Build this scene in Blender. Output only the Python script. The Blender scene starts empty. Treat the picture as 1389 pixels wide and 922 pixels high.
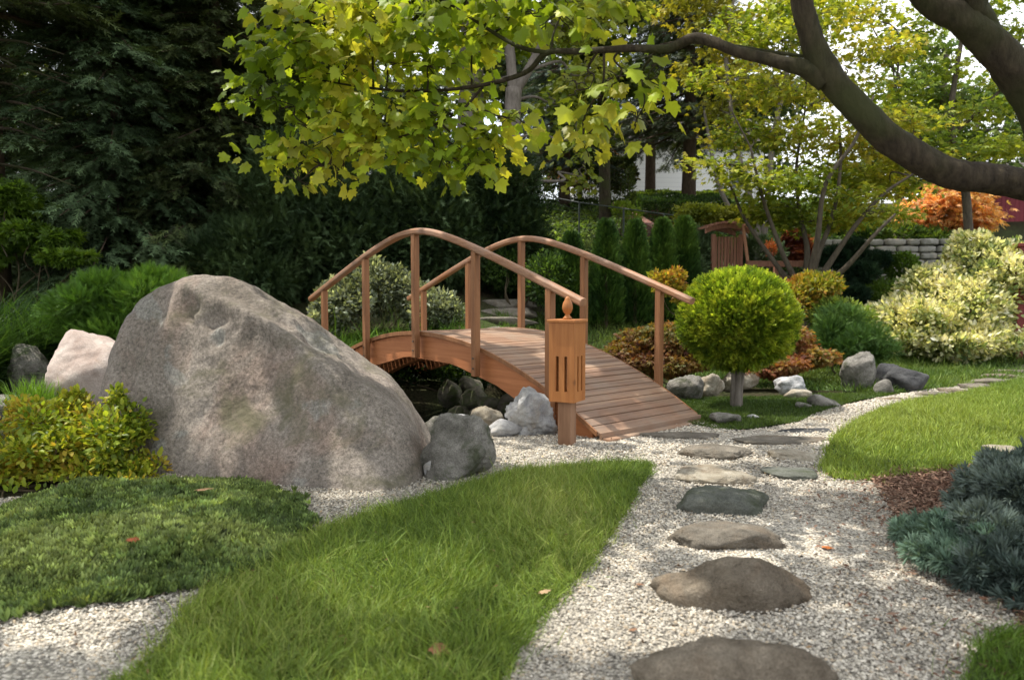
import bpy, bmesh, math, time
import numpy as np
from mathutils import Vector, noise as mnoise
from mathutils.geometry import delaunay_2d_cdt
T0 = time.time()
rng = np.random.default_rng(7)
scene = bpy.context.scene
COL = scene.collection
R = math.radians
A = lambda *v: np.array(v, dtype=float)

# ------------------------------------------------------------------ camera model (used to find places on the ground)
EYE = 1.22
PITCH = math.atan(61 / 1000.0)
def ray(px, py):
    u = (px - 694.5) / 1000.0; v = (461 - py) / 1000.0
    return A(u, math.cos(PITCH) + v * math.sin(PITCH), -math.sin(PITCH) + v * math.cos(PITCH))
def G(px, py, z=0.0):
    d = ray(px, py); t = (z - EYE) / d[2]
    return A(d[0] * t, d[1] * t, z)
def P(px, py, Y):
    d = ray(px, py); t = Y / d[1]
    return A(d[0] * t, Y, EYE + d[2] * t)
def GT(px, py):                     # onto the rising terrain
    Y = 3.0; d = ray(px, py)
    for _ in range(4000):
        q = d * (Y / d[1]); z = EYE + q[2]
        if z <= th(q[0], q[1]): break
        Y += 0.02
    return A(q[0], q[1], float(th(q[0], q[1])))

# ------------------------------------------------------------------ numpy value noise
def _h(ix, iy, iz, seed):
    n = (ix * 374761393 + iy * 668265263 + iz * 2147483647 + seed * 974634777) & 0xffffffff
    n = ((n ^ (n >> 13)) * 1274126177) & 0xffffffff
    return ((n ^ (n >> 16)) & 0xffff) / 65535.0 * 2 - 1
def vnoise(Pt, f=1.0, seed=0):
    Q = np.asarray(Pt, float) * f + 131.7
    I = np.floor(Q).astype(np.int64); F = Q - I; F = F * F * (3 - 2 * F)
    r = 0
    for a in (0, 1):
        for b in (0, 1):
            for c in (0, 1):
                w = (F[:, 0] if a else 1 - F[:, 0]) * (F[:, 1] if b else 1 - F[:, 1]) * (F[:, 2] if c else 1 - F[:, 2])
                r = r + w * _h(I[:, 0] + a, I[:, 1] + b, I[:, 2] + c, seed)
    return r
def fbm(Pt, f=1.0, seed=0, o=4, g=0.5):
    r = 0; a = 1.0
    for k in range(o):
        r = r + a * vnoise(Pt, f * 2.03 ** k, seed + k * 17); a *= g
    return r
def sstep(a, b, x):
    t = np.clip((x - a) / (b - a), 0, 1); return t * t * (3 - 2 * t)

# ------------------------------------------------------------------ terrain
CH = [A(1.3, 10.5), A(-0.8, 8.35), A(-3.0, 8.2), A(-5.6, 8.6)]
def chdist(x, y):
    d = np.full(np.shape(x), 1e9)
    for a, b in zip(CH[:-1], CH[1:]):
        ab = b - a; t = np.clip(((x - a[0]) * ab[0] + (y - a[1]) * ab[1]) / (ab @ ab), 0, 1)
        d = np.minimum(d, np.hypot(x - a[0] - t * ab[0], y - a[1] - t * ab[1]))
    return d
def th(x, y):
    x = np.asarray(x, float); y = np.asarray(y, float)
    ye = y + 1.5 * (1 - sstep(-1, 1.2, x))
    z = np.interp(ye, [12, 13, 14.5, 17, 25, 40, 90, 400], [0, .22, .72, 1.5, 4.3, 5.6, 7, 8])
    z = z - 0.62 * (1 - sstep(0.95, 1.65, chdist(x, y)))
    z = z + 0.10 * np.exp(-(((x - 4.6) / 2.2) ** 2 + ((y - 6.8) / 1.6) ** 2))
    return z

# ------------------------------------------------------------------ object helpers
MATS = {}
def tag(o, label=None, cat=None, group=None, kind=None):
    if label: o['label'] = label
    if cat: o['category'] = cat
    if group: o['group'] = group
    if kind: o['kind'] = kind
    return o
def thing(name, label, cat, loc=(0, 0, 0), rz=0.0, group=None):
    o = bpy.data.objects.new(name, None); COL.objects.link(o)
    o.empty_display_size = 0.2
    o.location = loc; o.rotation_euler = (0, 0, rz)
    return tag(o, label, cat, group)
def mesh_from(name, V, faces_idx, sizes, mat, parent=None, col=None, smooth=False):
    """V (n,3); faces_idx flat loop indices; sizes per polygon"""
    me = bpy.data.meshes.new(name)
    V = np.ascontiguousarray(V, np.float32); L = np.ascontiguousarray(faces_idx, np.int32); S = np.ascontiguousarray(sizes, np.int32)
    me.vertices.add(len(V)); me.vertices.foreach_set('co', V.ravel())
    me.loops.add(len(L)); me.loops.foreach_set('vertex_index', L)
    me.polygons.add(len(S)); st = np.zeros(len(S), np.int32); st[1:] = np.cumsum(S)[:-1]
    me.polygons.foreach_set('loop_start', st); me.polygons.foreach_set('loop_total', S)
    me.polygons.foreach_set('use_smooth', np.full(len(S), bool(smooth)))
    if col is not None:
        ca = me.color_attributes.new('Col', 'FLOAT_COLOR', 'POINT')
        c4 = np.ones((len(V), 4), np.float32); c4[:, :3] = col
        ca.data.foreach_set('color', c4.ravel())
    me.update(calc_edges=True)
    me.materials.append(mat)
    o = bpy.data.objects.new(name, me); COL.objects.link(o)
    if parent: o.parent = parent
    return o
class MB:
    """collects polygons; builds one mesh"""
    def __init__(s): s.v = []; s.f = []; s.n = 0
    def add(s, V, F):
        V = [tuple(map(float, p)) for p in V]
        s.f += [[i + s.n for i in f] for f in F]; s.v += V; s.n += len(V)
    def box(s, c, size, rz=0.0, ax=None):
        hx, hy, hz = [k / 2 for k in size]
        X, Y, Z = (A(math.cos(rz), math.sin(rz), 0), A(-math.sin(rz), math.cos(rz), 0), A(0, 0, 1)) if ax is None else ax
        c = A(*c); V = [c + X * a * hx + Y * b * hy + Z * d * hz for a in (-1, 1) for b in (-1, 1) for d in (-1, 1)]
        s.add(V, [(0, 1, 3, 2), (4, 6, 7, 5), (0, 4, 5, 1), (2, 3, 7, 6), (0, 2, 6, 4), (1, 5, 7, 3)])
    def sweep(s, pts, prof_fn, cap=True, closed_prof=True):
        """prof_fn(i) -> list of 3d points ring"""
        rings = [prof_fn(i) for i in range(len(pts))]
        k = len(rings[0]); V = [p for r in rings for p in r]; F = []
        for i in range(len(rings) - 1):
            for j in range(k):
                a = i * k + j; b = i * k + (j + 1) % k
                F.append((a, b, b + k, a + k))
        if cap: F.append(tuple(range(k))[::-1]); F.append(tuple((len(rings) - 1) * k + j for j in range(k)))
        s.add(V, F)
    def tube(s, pts, radii, k=8, rough=0.0):
        pts = np.array(pts, float); n = len(pts)
        T = np.gradient(pts, axis=0); T /= np.linalg.norm(T, axis=1)[:, None] + 1e-9
        up = A(0, 0, 1) if abs(T[0][2]) < .9 else A(1, 0, 0)
        x = np.cross(T[0], up); x /= np.linalg.norm(x)
        rings = []
        for i in range(n):
            x = x - T[i] * (x @ T[i]); x /= np.linalg.norm(x) + 1e-9
            y = np.cross(T[i], x); r = radii[i]
            ring = []
            for j in range(k):
                a = 2 * math.pi * j / k
                rr = r * (1 + rough * math.sin(3 * a + i * .7 + pts[0][0] * 5) * .5 + rough * rng.uniform(-.5, .5))
                ring.append(pts[i] + (x * math.cos(a) + y * math.sin(a)) * rr)
            rings.append(ring)
        s.sweep(pts, lambda i: rings[i])
    def lathe(s, prof, c=(0, 0, 0), k=24):
        V = []; F = []
        for r, z in prof:
            for j in range(k):
                a = 2 * math.pi * j / k; V.append((c[0] + r * math.cos(a), c[1] + r * math.sin(a), c[2] + z))
        for i in range(len(prof) - 1):
            for j in range(k):
                F.append((i * k + j, i * k + (j + 1) % k, (i + 1) * k + (j + 1) % k, (i + 1) * k + j))
        F.append(tuple(range(k))[::-1]); F.append(tuple((len(prof) - 1) * k + j for j in range(k)))
        s.add(V, F)
    def build(s, name, mat, parent=None, smooth=False, bevel=0.0, seg=2, auto=None):
        idx = [i for f in s.f for i in f]; sz = [len(f) for f in s.f]
        o = mesh_from(name, np.array(s.v), idx, sz, mat, parent, smooth=smooth)
        bm = bmesh.new(); bm.from_mesh(o.data)
        bmesh.ops.recalc_face_normals(bm, faces=bm.faces)
        bm.to_mesh(o.data); bm.free()
        if bevel:
            m = o.modifiers.new('bevel', 'BEVEL'); m.width = bevel; m.segments = seg; m.limit_method = 'ANGLE'; m.angle_limit = R(35)
        return o
def catmull(pts, n=8):
    pts = [A(*p) for p in pts]; q = [2 * pts[0] - pts[1]] + pts + [2 * pts[-1] - pts[-2]]
    out = []
    for i in range(1, len(q) - 2):
        for k in range(n):
            t = k / n
            out.append(.5 * ((2 * q[i]) + (-q[i - 1] + q[i + 1]) * t + (2 * q[i - 1] - 5 * q[i] + 4 * q[i + 1] - q[i + 2]) * t * t + (-q[i - 1] + 3 * q[i] - 3 * q[i + 1] + q[i + 2]) * t ** 3))
    out.append(pts[-1]); return np.array(out)
def copy_tree(o, parent=None):
    c = o.copy(); COL.objects.link(c)
    if parent: c.parent = parent
    for ch in o.children: copy_tree(ch, c)
    return c

# ------------------------------------------------------------------ materials
def new_mat(name):
    m = bpy.data.materials.new(name); m.use_nodes = True; nt = m.node_tree; nt.nodes.clear()
    out = nt.nodes.new('ShaderNodeOutputMaterial'); return m, nt, out
def N(nt, t, **k):
    n = nt.nodes.new(t)
    for a, b in k.items():
        if a.startswith('i_'):
            n.inputs[a[2:].replace('_', ' ')].default_value = b
        else: setattr(n, a, b)
    return n
def ramp(nt, fac, stops):
    r = nt.nodes.new('ShaderNodeValToRGB'); e = r.color_ramp.elements
    while len(e) < len(stops): e.new(0.5)
    for k, (p, c) in enumerate(stops):
        e[k].position = p; e[k].color = (*c, 1) if not np.isscalar(c) else (c, c, c, 1)
    nt.links.new(fac, r.inputs['Fac']); return r
def mixc(nt, fac, a, b, mode='MIX'):
    m = nt.nodes.new('ShaderNodeMix'); m.data_type = 'RGBA'; m.blend_type = mode
    for sock, v in ((m.inputs[0], fac), (m.inputs[6], a), (m.inputs[7], b)):
        if isinstance(v, bpy.types.NodeSocket): nt.links.new(v, sock)
        else: sock.default_value = v if np.isscalar(v) else (*v, 1)
    return m.outputs[2]
def foliage_mat(name, trans=0.35, rough=0.5, spec=0.3, tint=(1.0, 1.0, 1.0)):
    m, nt, out = new_mat(name); L = nt.links.new
    at = N(nt, 'ShaderNodeAttribute', attribute_name='Col')
    pr = N(nt, 'ShaderNodeBsdfPrincipled'); pr.inputs['Roughness'].default_value = rough; pr.inputs['Specular IOR Level'].default_value = spec
    L(at.outputs['Color'], pr.inputs['Base Color'])
    tr = N(nt, 'ShaderNodeBsdfTranslucent')
    tc = mixc(nt, 1.0, at.outputs['Color'], (1.35 * tint[0], 1.25 * tint[1], .55 * tint[2]), 'MULTIPLY')
    L(tc, tr.inputs['Color'])
    mx = N(nt, 'ShaderNodeMixShader'); mx.inputs[0].default_value = trans
    L(pr.outputs[0], mx.inputs[1]); L(tr.outputs[0], mx.inputs[2]); L(mx.outputs[0], out.inputs[0])
    return m
def bark_mat(name, c1, c2, scale=18, moss=None, bump=.6):
    m, nt, out = new_mat(name); L = nt.links.new
    tc = N(nt, 'ShaderNodeTexCoord'); mp = N(nt, 'ShaderNodeMapping'); mp.inputs['Scale'].default_value = (1, 1, .3)
    L(tc.outputs['Object'], mp.inputs[0])
    n1 = N(nt, 'ShaderNodeTexNoise'); n1.inputs['Scale'].default_value = scale; n1.inputs['Detail'].default_value = 8; n1.inputs['Roughness'].default_value = .7
    L(mp.outputs[0], n1.inputs[0])
    n2 = N(nt, 'ShaderNodeTexNoise'); n2.inputs['Scale'].default_value = 2.3; n2.inputs['Detail'].default_value = 5
    L(tc.outputs['Object'], n2.inputs[0])
    c = ramp(nt, n1.outputs[0], [(.3, c1), (.7, c2)]).outputs[0]
    if moss is not None:
        mf = ramp(nt, n2.outputs[0], [(.45, 0.0), (.62, .8)]).outputs[0]
        c = mixc(nt, mf, c, moss)
    pr = N(nt, 'ShaderNodeBsdfPrincipled'); pr.inputs['Roughness'].default_value = .85; pr.inputs['Specular IOR Level'].default_value = .2
    L(c, pr.inputs['Base Color'])
    b = N(nt, 'ShaderNodeBump'); b.inputs['Strength'].default_value = bump; b.inputs['Distance'].default_value = .02
    L(n1.outputs[0], b.inputs['Height']); L(b.outputs[0], pr.inputs['Normal']); L(pr.outputs[0], out.inputs[0])
    return m
def rock_mat(name, dark, light, warm=None, moss=None, mossamt=.5, scale=1.0, speck=.35, bump=.5, patch=None):
    m, nt, out = new_mat(name); L = nt.links.new
    tc = N(nt, 'ShaderNodeTexCoord'); oi = N(nt, 'ShaderNodeObjectInfo')
    vm = N(nt, 'ShaderNodeVectorMath', operation='ADD'); L(tc.outputs['Object'], vm.inputs[0]); L(oi.outputs['Random'], vm.inputs[1])
    def noi(s, d=6, r=.6, dist=0.0):
        n = N(nt, 'ShaderNodeTexNoise'); n.inputs['Scale'].default_value = s * scale; n.inputs['Detail'].default_value = d
        n.inputs['Roughness'].default_value = r; n.inputs['Distortion'].default_value = dist
        L(vm.outputs[0], n.inputs[0]); return n.outputs[0]
    a = noi(2.2, 8, .62, .6); f = noi(45, 4, .7); g = noi(140, 2, .6); w = noi(1.3, 5, .6, 1.0)
    c = ramp(nt, a, [(.32, dark), (.68, light)]).outputs[0]
    if warm is not None:
        c = mixc(nt, ramp(nt, w, [(.5, 0.0), (.68, .75)]).outputs[0], c, warm)
    if patch is not None:
        p2 = noi(3.1, 3, .5, .3)
        c = mixc(nt, ramp(nt, p2, [(.62, 0.0), (.66, .6)]).outputs[0], c, patch)
    sp = ramp(nt, f, [(.3, 1 - speck), (.7, 1 + speck * .6)]).outputs[0]
    c = mixc(nt, 1.0, c, sp, 'MULTIPLY')
    sp2 = ramp(nt, g, [(.35, .75), (.65, 1.2)]).outputs[0]
    c = mixc(nt, 1.0, c, sp2, 'MULTIPLY')
    if moss is not None:
        mm = noi(2.7, 6, .65, .4)
        c = mixc(nt, ramp(nt, mm, [(.62 - mossamt * .25, 0.0), (.76 - mossamt * .2, .85)]).outputs[0], c, moss)
    pr = N(nt, 'ShaderNodeBsdfPrincipled'); pr.inputs['Roughness'].default_value = .88; pr.inputs['Specular IOR Level'].default_value = .22
    L(c, pr.inputs['Base Color'])
    cr = noi(6, 9, .68, .8)
    ad = N(nt, 'ShaderNodeMath', operation='MULTIPLY_ADD'); L(f, ad.inputs[0]); ad.inputs[1].default_value = .25; L(cr, ad.inputs[2])
    b = N(nt, 'ShaderNodeBump'); b.inputs['Strength'].default_value = bump; b.inputs['Distance'].default_value = .03
    L(ad.outputs[0], b.inputs['Height']); L(b.outputs[0], pr.inputs['Normal']); L(pr.outputs[0], out.inputs[0])
    return m
def wood_mat(name, dark, light, axis=0, rough=.6, grey=None, greyamt=.3, knots=True, plank=0):
    m, nt, out = new_mat(name); L = nt.links.new
    tc = N(nt, 'ShaderNodeTexCoord'); mp = N(nt, 'ShaderNodeMapping')
    sc = [26, 26, 26]; sc[axis] = 1.6; mp.inputs['Scale'].default_value = sc
    L(tc.outputs['Object'], mp.inputs[0])
    n1 = N(nt, 'ShaderNodeTexNoise'); n1.inputs['Scale'].default_value = 1.0; n1.inputs['Detail'].default_value = 7; n1.inputs['Roughness'].default_value = .65; n1.inputs['Distortion'].default_value = .4
    L(mp.outputs[0], n1.inputs[0])
    n2 = N(nt, 'ShaderNodeTexNoise'); n2.inputs['Scale'].default_value = 3.2; n2.inputs['Detail'].default_value = 4; L(tc.outputs['Object'], n2.inputs[0])
    c = ramp(nt, n1.outputs[0], [(.28, dark), (.72, light)]).outputs[0]
    if grey is not None:
        c = mixc(nt, ramp(nt, n2.outputs[0], [(.4, 0.0), (.65, greyamt)]).outputs[0], c, grey)
    if knots:
        v = N(nt, 'ShaderNodeTexVoronoi'); v.inputs['Scale'].default_value = 2.1; v.inputs['Randomness'].default_value = 1; L(tc.outputs['Object'], v.inputs[0])
        c = mixc(nt, ramp(nt, v.outputs['Distance'], [(.03, .8), (.075, 0.0)]).outputs[0], c, tuple(k * .35 for k in dark))
    if plank:
        sp = N(nt, 'ShaderNodeSeparateXYZ'); L(tc.outputs['Object'], sp.inputs[0])
        dv = N(nt, 'ShaderNodeMath', operation='MULTIPLY_ADD'); L(sp.outputs[0], dv.inputs[0]); dv.inputs[1].default_value = 1 / plank; dv.inputs[2].default_value = .5
        fl = N(nt, 'ShaderNodeMath', operation='FLOOR'); L(dv.outputs[0], fl.inputs[0])
        wn = N(nt, 'ShaderNodeTexWhiteNoise', noise_dimensions='1D'); L(fl.outputs[0], wn.inputs['W'])
        c = mixc(nt, 1.0, c, ramp(nt, wn.outputs[0], [(0, (.72, .70, .70)), (1, (1.2, 1.18, 1.12))]).outputs[0], 'MULTIPLY')
    pr = N(nt, 'ShaderNodeBsdfPrincipled'); pr.inputs['Roughness'].default_value = rough; pr.inputs['Specular IOR Level'].default_value = .35
    L(c, pr.inputs['Base Color'])
    b = N(nt, 'ShaderNodeBump'); b.inputs['Strength'].default_value = .25; b.inputs['Distance'].default_value = .006
    L(n1.outputs[0], b.inputs['Height']); L(b.outputs[0], pr.inputs['Normal']); L(pr.outputs[0], out.inputs[0])
    return m
def plain_mat(name, c, rough=.7, spec=.3, metal=0.0, scale=8, var=.25, bump=.1):
    m, nt, out = new_mat(name); L = nt.links.new
    tc = N(nt, 'ShaderNodeTexCoord'); n = N(nt, 'ShaderNodeTexNoise'); n.inputs['Scale'].default_value = scale; n.inputs['Detail'].default_value = 6
    L(tc.outputs['Object'], n.inputs[0])
    cc = ramp(nt, n.outputs[0], [(.3, tuple(k * (1 - var) for k in c)), (.7, tuple(min(1, k * (1 + var)) for k in c))]).outputs[0]
    pr = N(nt, 'ShaderNodeBsdfPrincipled'); pr.inputs['Roughness'].default_value = rough; pr.inputs['Specular IOR Level'].default_value = spec; pr.inputs['Metallic'].default_value = metal
    L(cc, pr.inputs['Base Color'])
    b = N(nt, 'ShaderNodeBump'); b.inputs['Strength'].default_value = bump; L(n.outputs[0], b.inputs['Height']); L(b.outputs[0], pr.inputs['Normal'])
    L(pr.outputs[0], out.inputs[0]); return m

LEAF = foliage_mat('leaf', .48, .45)
GRASS = foliage_mat('grass_blade', .30, .5, .25)
NEEDLE = foliage_mat('needle', .15, .6, .2)
BARK_GREY = bark_mat('bark_grey', (.10, .085, .07), (.24, .21, .18), 14)
BARK_DARK = bark_mat('bark_mossy', (.014, .010, .007), (.075, .058, .036), 30, moss=(.04, .046, .014), bump=1.0)
BARK_BROWN = bark_mat('bark_brown', (.05, .035, .025), (.14, .10, .07), 20)
TWIG = bark_mat('twig', (.05, .04, .025), (.13, .10, .06), 30)

# ------------------------------------------------------------------ scatter of shapes
def norm(v): return v / (np.linalg.norm(v, axis=-1, keepdims=True) + 1e-9)
def orient(d, hint):
    y = norm(d); x = norm(np.cross(y, hint)); z = np.cross(x, y)
    return np.stack([x, y, z], axis=2)
def rand_dirs(n, r=rng): return norm(r.normal(size=(n, 3)))
def T_leaf():        # ovate, folded along the midrib
    V = [(0, 0, 0), (.28, .35, .06), (.22, .7, .05), (0, 1, -.05), (-.22, .7, .05), (-.28, .35, .06), (0, .5, 0)]
    return np.array(V), [(0, 1, 6), (1, 2, 6), (2, 3, 6), (3, 4, 6), (4, 5, 6), (5, 0, 6)]
def T_leaf2():       # two-triangle-pair small leaf
    V = [(0, 0, 0), (.26, .5, .06), (0, 1, -.03), (-.26, .5, .06)]
    return np.array(V), [(0, 1, 2), (0, 2, 3)]
def T_maple():
    pts = [(0, .02), (.20, -.03), (.42, .0), (.38, .17), (.60, .34), (.46, .43), (.50, .68), (.28, .60), (.18, .80), (0, 1.0),
           (-.18, .80), (-.28, .60), (-.50, .68), (-.46, .43), (-.60, .34), (-.38, .17), (-.42, .0), (-.20, -.03)]
    V = [(x, y, -.25 * (x * x) - .12 * y * y) for x, y in pts] + [(0, .36, .03)]
    c = len(pts); return np.array(V), [(i, (i + 1) % c, c) for i in range(c)]
def T_maple_s():     # small cut leaf: five pointed lobes
    V = [(0, 0, 0)]; F = []
    for k, a in enumerate((-75, -38, 0, 38, 75)):
        a = R(a); l = (.6, .85, 1, .85, .6)[k]; w = .17
        d = (math.sin(a), math.cos(a)); s = (math.cos(a), -math.sin(a)); b = len(V)
        V += [(d[0] * l * .5 + s[0] * w, d[1] * l * .5 + s[1] * w, .02), (d[0] * l, d[1] * l, -.12), (d[0] * l * .5 - s[0] * w, d[1] * l * .5 - s[1] * w, .02)]
        F += [(0, b, b + 1, b + 2)]
    return np.array(V), F
def T_sprig(k=6, w=.035, l=.42, ang=50, lift=.3):
    V = []; F = []
    def nd(p, d, L, w_):
        s = np.cross(d, A(0, 0, 1)); s = s / (np.linalg.norm(s) + 1e-9) * w_; b = len(V)
        V.extend([p - s, p + s, p + d * L]); F.append((b, b + 1, b + 2))
    for i in range(k):
        t = .05 + .85 * i / (k - 1)
        for sg in (-1, 1):
            a = R(ang) * (1 - .4 * t)
            d = A(sg * math.sin(a), math.cos(a), lift * math.sin(i * 2.4 + sg)); nd(A(0, t, 0), d / np.linalg.norm(d), l * (1 - .45 * t), w)
    nd(A(0, 0, 0), A(0, 1, 0), 1.05, w)
    return np.array(V), F
def T_tuft(k=8, w=.06, open_=.55):
    V = []; F = []
    for i in range(k):
        a = 2 * math.pi * i / k; o = open_ * (1 if i % 2 else .5)
        d = A(math.cos(a) * o, 1, math.sin(a) * o); d /= np.linalg.norm(d)
        s = np.cross(d, A(math.cos(a + 1), 0, math.sin(a + 1))); s = s / np.linalg.norm(s) * w; b = len(V)
        V += [-s * .6, s * .6, d * .6 + s, d * 1.0, d * .6 - s]; F += [(b, b + 1, b + 2, b + 3, b + 4)]
    return np.array(V), F
def T_blade(bend=.35, w=.03, seg=3):
    V = []; F = []
    for i in range(seg):
        t = i / seg; ww = w * (1 - t * .55); V += [(-ww, t * (1 - .15 * t), -bend * t * t), (ww, t * (1 - .15 * t), -bend * t * t)]
    V.append((0, .86, -bend))
    for i in range(seg - 1): F.append((2 * i, 2 * i + 1, 2 * i + 3, 2 * i + 2))
    F.append((2 * seg - 2, 2 * seg - 1, 2 * seg)); return np.array(V), F
def scatter(name, tm, pos, dirs, hint, size, cols, mat, parent=None, jit=0.0, smooth=False):
    V0, F0 = tm; n = len(pos); k = len(V0)
    Rm = orient(dirs, hint); size = np.asarray(size)
    S = size.reshape(n, 1, -1) if size.ndim > 1 else size.reshape(n, 1, 1)
    loc = V0[None] * S
    V = np.einsum('nij,nkj->nki', Rm, loc) + pos[:, None, :]
    if jit: V += rng.normal(scale=jit, size=V.shape)
    fi = np.array([i for f in F0 for i in f]); fs = np.array([len(f) for f in F0])
    L = (fi[None] + (np.arange(n) * k)[:, None]).ravel(); S2 = np.tile(fs, n)
    C = np.repeat(cols, k, axis=0)
    return mesh_from(name, V.reshape(-1, 3), L, S2, mat, parent, col=C, smooth=smooth)
def colvar(pos, cs, var=.22, f=1.5, seed=3, w=None):
    """mix between the colours in cs by a patchy noise and by chance; vary brightness"""
    n = len(pos); cs = np.array(cs, float)
    t = .5 + .5 * vnoise(pos, f, seed) * 1.2 + rng.normal(scale=.22, size=n)
    t = np.clip(t, 0, .999) * (len(cs) - 1); i = t.astype(int); fr = (t - i)[:, None]
    c = cs[i] * (1 - fr) + cs[np.minimum(i + 1, len(cs) - 1)] * fr
    return np.clip(c * np.exp(rng.normal(scale=var, size=(n, 1))), 0, 1)
def in_ell(n, c, r, lo=0.0):
    d = rand_dirs(n); rad = (lo ** 3 + (1 - lo ** 3) * rng.random(n)) ** (1 / 3)
    return A(*c) + d * rad[:, None] * A(*r), d
def in_poly(x, y, poly):
    poly = np.asarray(poly)[:, :2]; ins = np.zeros(len(x), bool); j = len(poly) - 1
    for i in range(len(poly)):
        xi, yi = poly[i]; xj, yj = poly[j]
        c = ((yi > y) != (yj > y)) & (x < (xj - xi) * (y - yi) / (yj - yi + 1e-12) + xi); ins ^= c; j = i
    return ins
def edge_dist(x, y, poly):
    poly = np.asarray(poly)[:, :2]; d = np.full(len(x), 1e9)
    for i in range(len(poly)):
        a = poly[i - 1]; b = poly[i]; ab = b - a; t = np.clip(((x - a[0]) * ab[0] + (y - a[1]) * ab[1]) / (ab @ ab + 1e-12), 0, 1)
        d = np.minimum(d, np.hypot(x - a[0] - t * ab[0], y - a[1] - t * ab[1]))
    return d
def smooth_poly(pts, n=6, wob=0.02, seed=1):
    pts = [np.asarray(p)[:2] for p in pts]; m = len(pts); out = []
    for i in range(m):
        p0, p1, p2, p3 = pts[i - 1], pts[i], pts[(i + 1) % m], pts[(i + 2) % m]
        for k in range(n):
            t = k / n
            out.append(.5 * ((2 * p1) + (-p0 + p2) * t + (2 * p0 - 5 * p1 + 4 * p2 - p3) * t * t + (-p0 + 3 * p1 - 3 * p2 + p3) * t ** 3))
    o = np.array(out); q = np.c_[o, np.zeros(len(o))]
    o[:, 0] += wob * vnoise(q, 4, seed); o[:, 1] += wob * vnoise(q, 4, seed + 5)
    return o
def poly_points(poly, dens_fn, dmax):
    """random points inside poly; dens_fn(x,y) in points/m2"""
    lo = poly.min(0); hi = poly.max(0); n = int((hi - lo).prod() * dmax)
    x = rng.uniform(lo[0], hi[0], n); y = rng.uniform(lo[1], hi[1], n)
    k = (rng.random(n) < dens_fn(x, y) / dmax)
    x, y = x[k], y[k]; k = in_poly(x, y, poly); return x[k], y[k]
def sheet(name, poly, lift, mat, step=.25, bump=0.0, rise=0.0):
    lo = poly.min(0); hi = poly.max(0)
    gx, gy = np.meshgrid(np.arange(lo[0], hi[0], step), np.arange(lo[1], hi[1], step)); gx = gx.ravel(); gy = gy.ravel()
    gx = gx + rng.uniform(-.1, .1, len(gx)) * step; gy = gy + rng.uniform(-.1, .1, len(gy)) * step
    k = in_poly(gx, gy, poly); gx, gy = gx[k], gy[k]; k = edge_dist(gx, gy, poly) > step * .3; gx, gy = gx[k], gy[k]
    vs = [Vector(p) for p in poly] + [Vector((a, b)) for a, b in zip(gx, gy)]
    m = len(poly); r = delaunay_2d_cdt(vs, [(i, (i + 1) % m) for i in range(m)], [list(range(m))], 1, 1e-6)
    V = np.array([(p[0], p[1]) for p in r[0]]); ed = edge_dist(V[:, 0], V[:, 1], poly)
    z = th(V[:, 0], V[:, 1]) + lift + rise * sstep(0, .25, ed)
    if bump: z = z + bump * fbm(np.c_[V, np.zeros(len(V))], 1.5, 9, 3) * sstep(0, .3, ed)
    F = [f for f in r[2]]
    o = mesh_from(name, np.c_[V, z], [i for f in F for i in f], [len(f) for f in F], mat, smooth=True)
    bm = bmesh.new(); bm.from_mesh(o.data); bmesh.ops.recalc_face_normals(bm, faces=bm.faces)
    if sum(f.normal.z for f in bm.faces) < 0: bmesh.ops.reverse_faces(bm, faces=bm.faces)
    bm.to_mesh(o.data); bm.free(); return o

# ================================================================== SETTING: ground
def ground_mat():
    m, nt, out = new_mat('soil'); L = nt.links.new
    tc = N(nt, 'ShaderNodeTexCoord')
    n1 = N(nt, 'ShaderNodeTexNoise'); n1.inputs['Scale'].default_value = .9; n1.inputs['Detail'].default_value = 8; L(tc.outputs['Object'], n1.inputs[0])
    n2 = N(nt, 'ShaderNodeTexNoise'); n2.inputs['Scale'].default_value = 30; n2.inputs['Detail'].default_value = 6; L(tc.outputs['Object'], n2.inputs[0])
    c = ramp(nt, n1.outputs[0], [(.35, (.035, .026, .016)), (.55, (.04, .045, .018)), (.7, (.05, .07, .02))]).outputs[0]
    c = mixc(nt, 1.0, c, ramp(nt, n2.outputs[0], [(.3, .5), (.7, 1.5)]).outputs[0], 'MULTIPLY')
    pr = N(nt, 'ShaderNodeBsdfPrincipled'); pr.inputs['Roughness'].default_value = .95; pr.inputs['Specular IOR Level'].default_value = .1; L(c, pr.inputs['Base Color'])
    b = N(nt, 'ShaderNodeBump'); b.inputs['Strength'].default_value = .8; b.inputs['Distance'].default_value = .03; L(n2.outputs[0], b.inputs['Height']); L(b.outputs[0], pr.inputs['Normal'])
    L(pr.outputs[0], out.inputs[0]); return m
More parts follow.
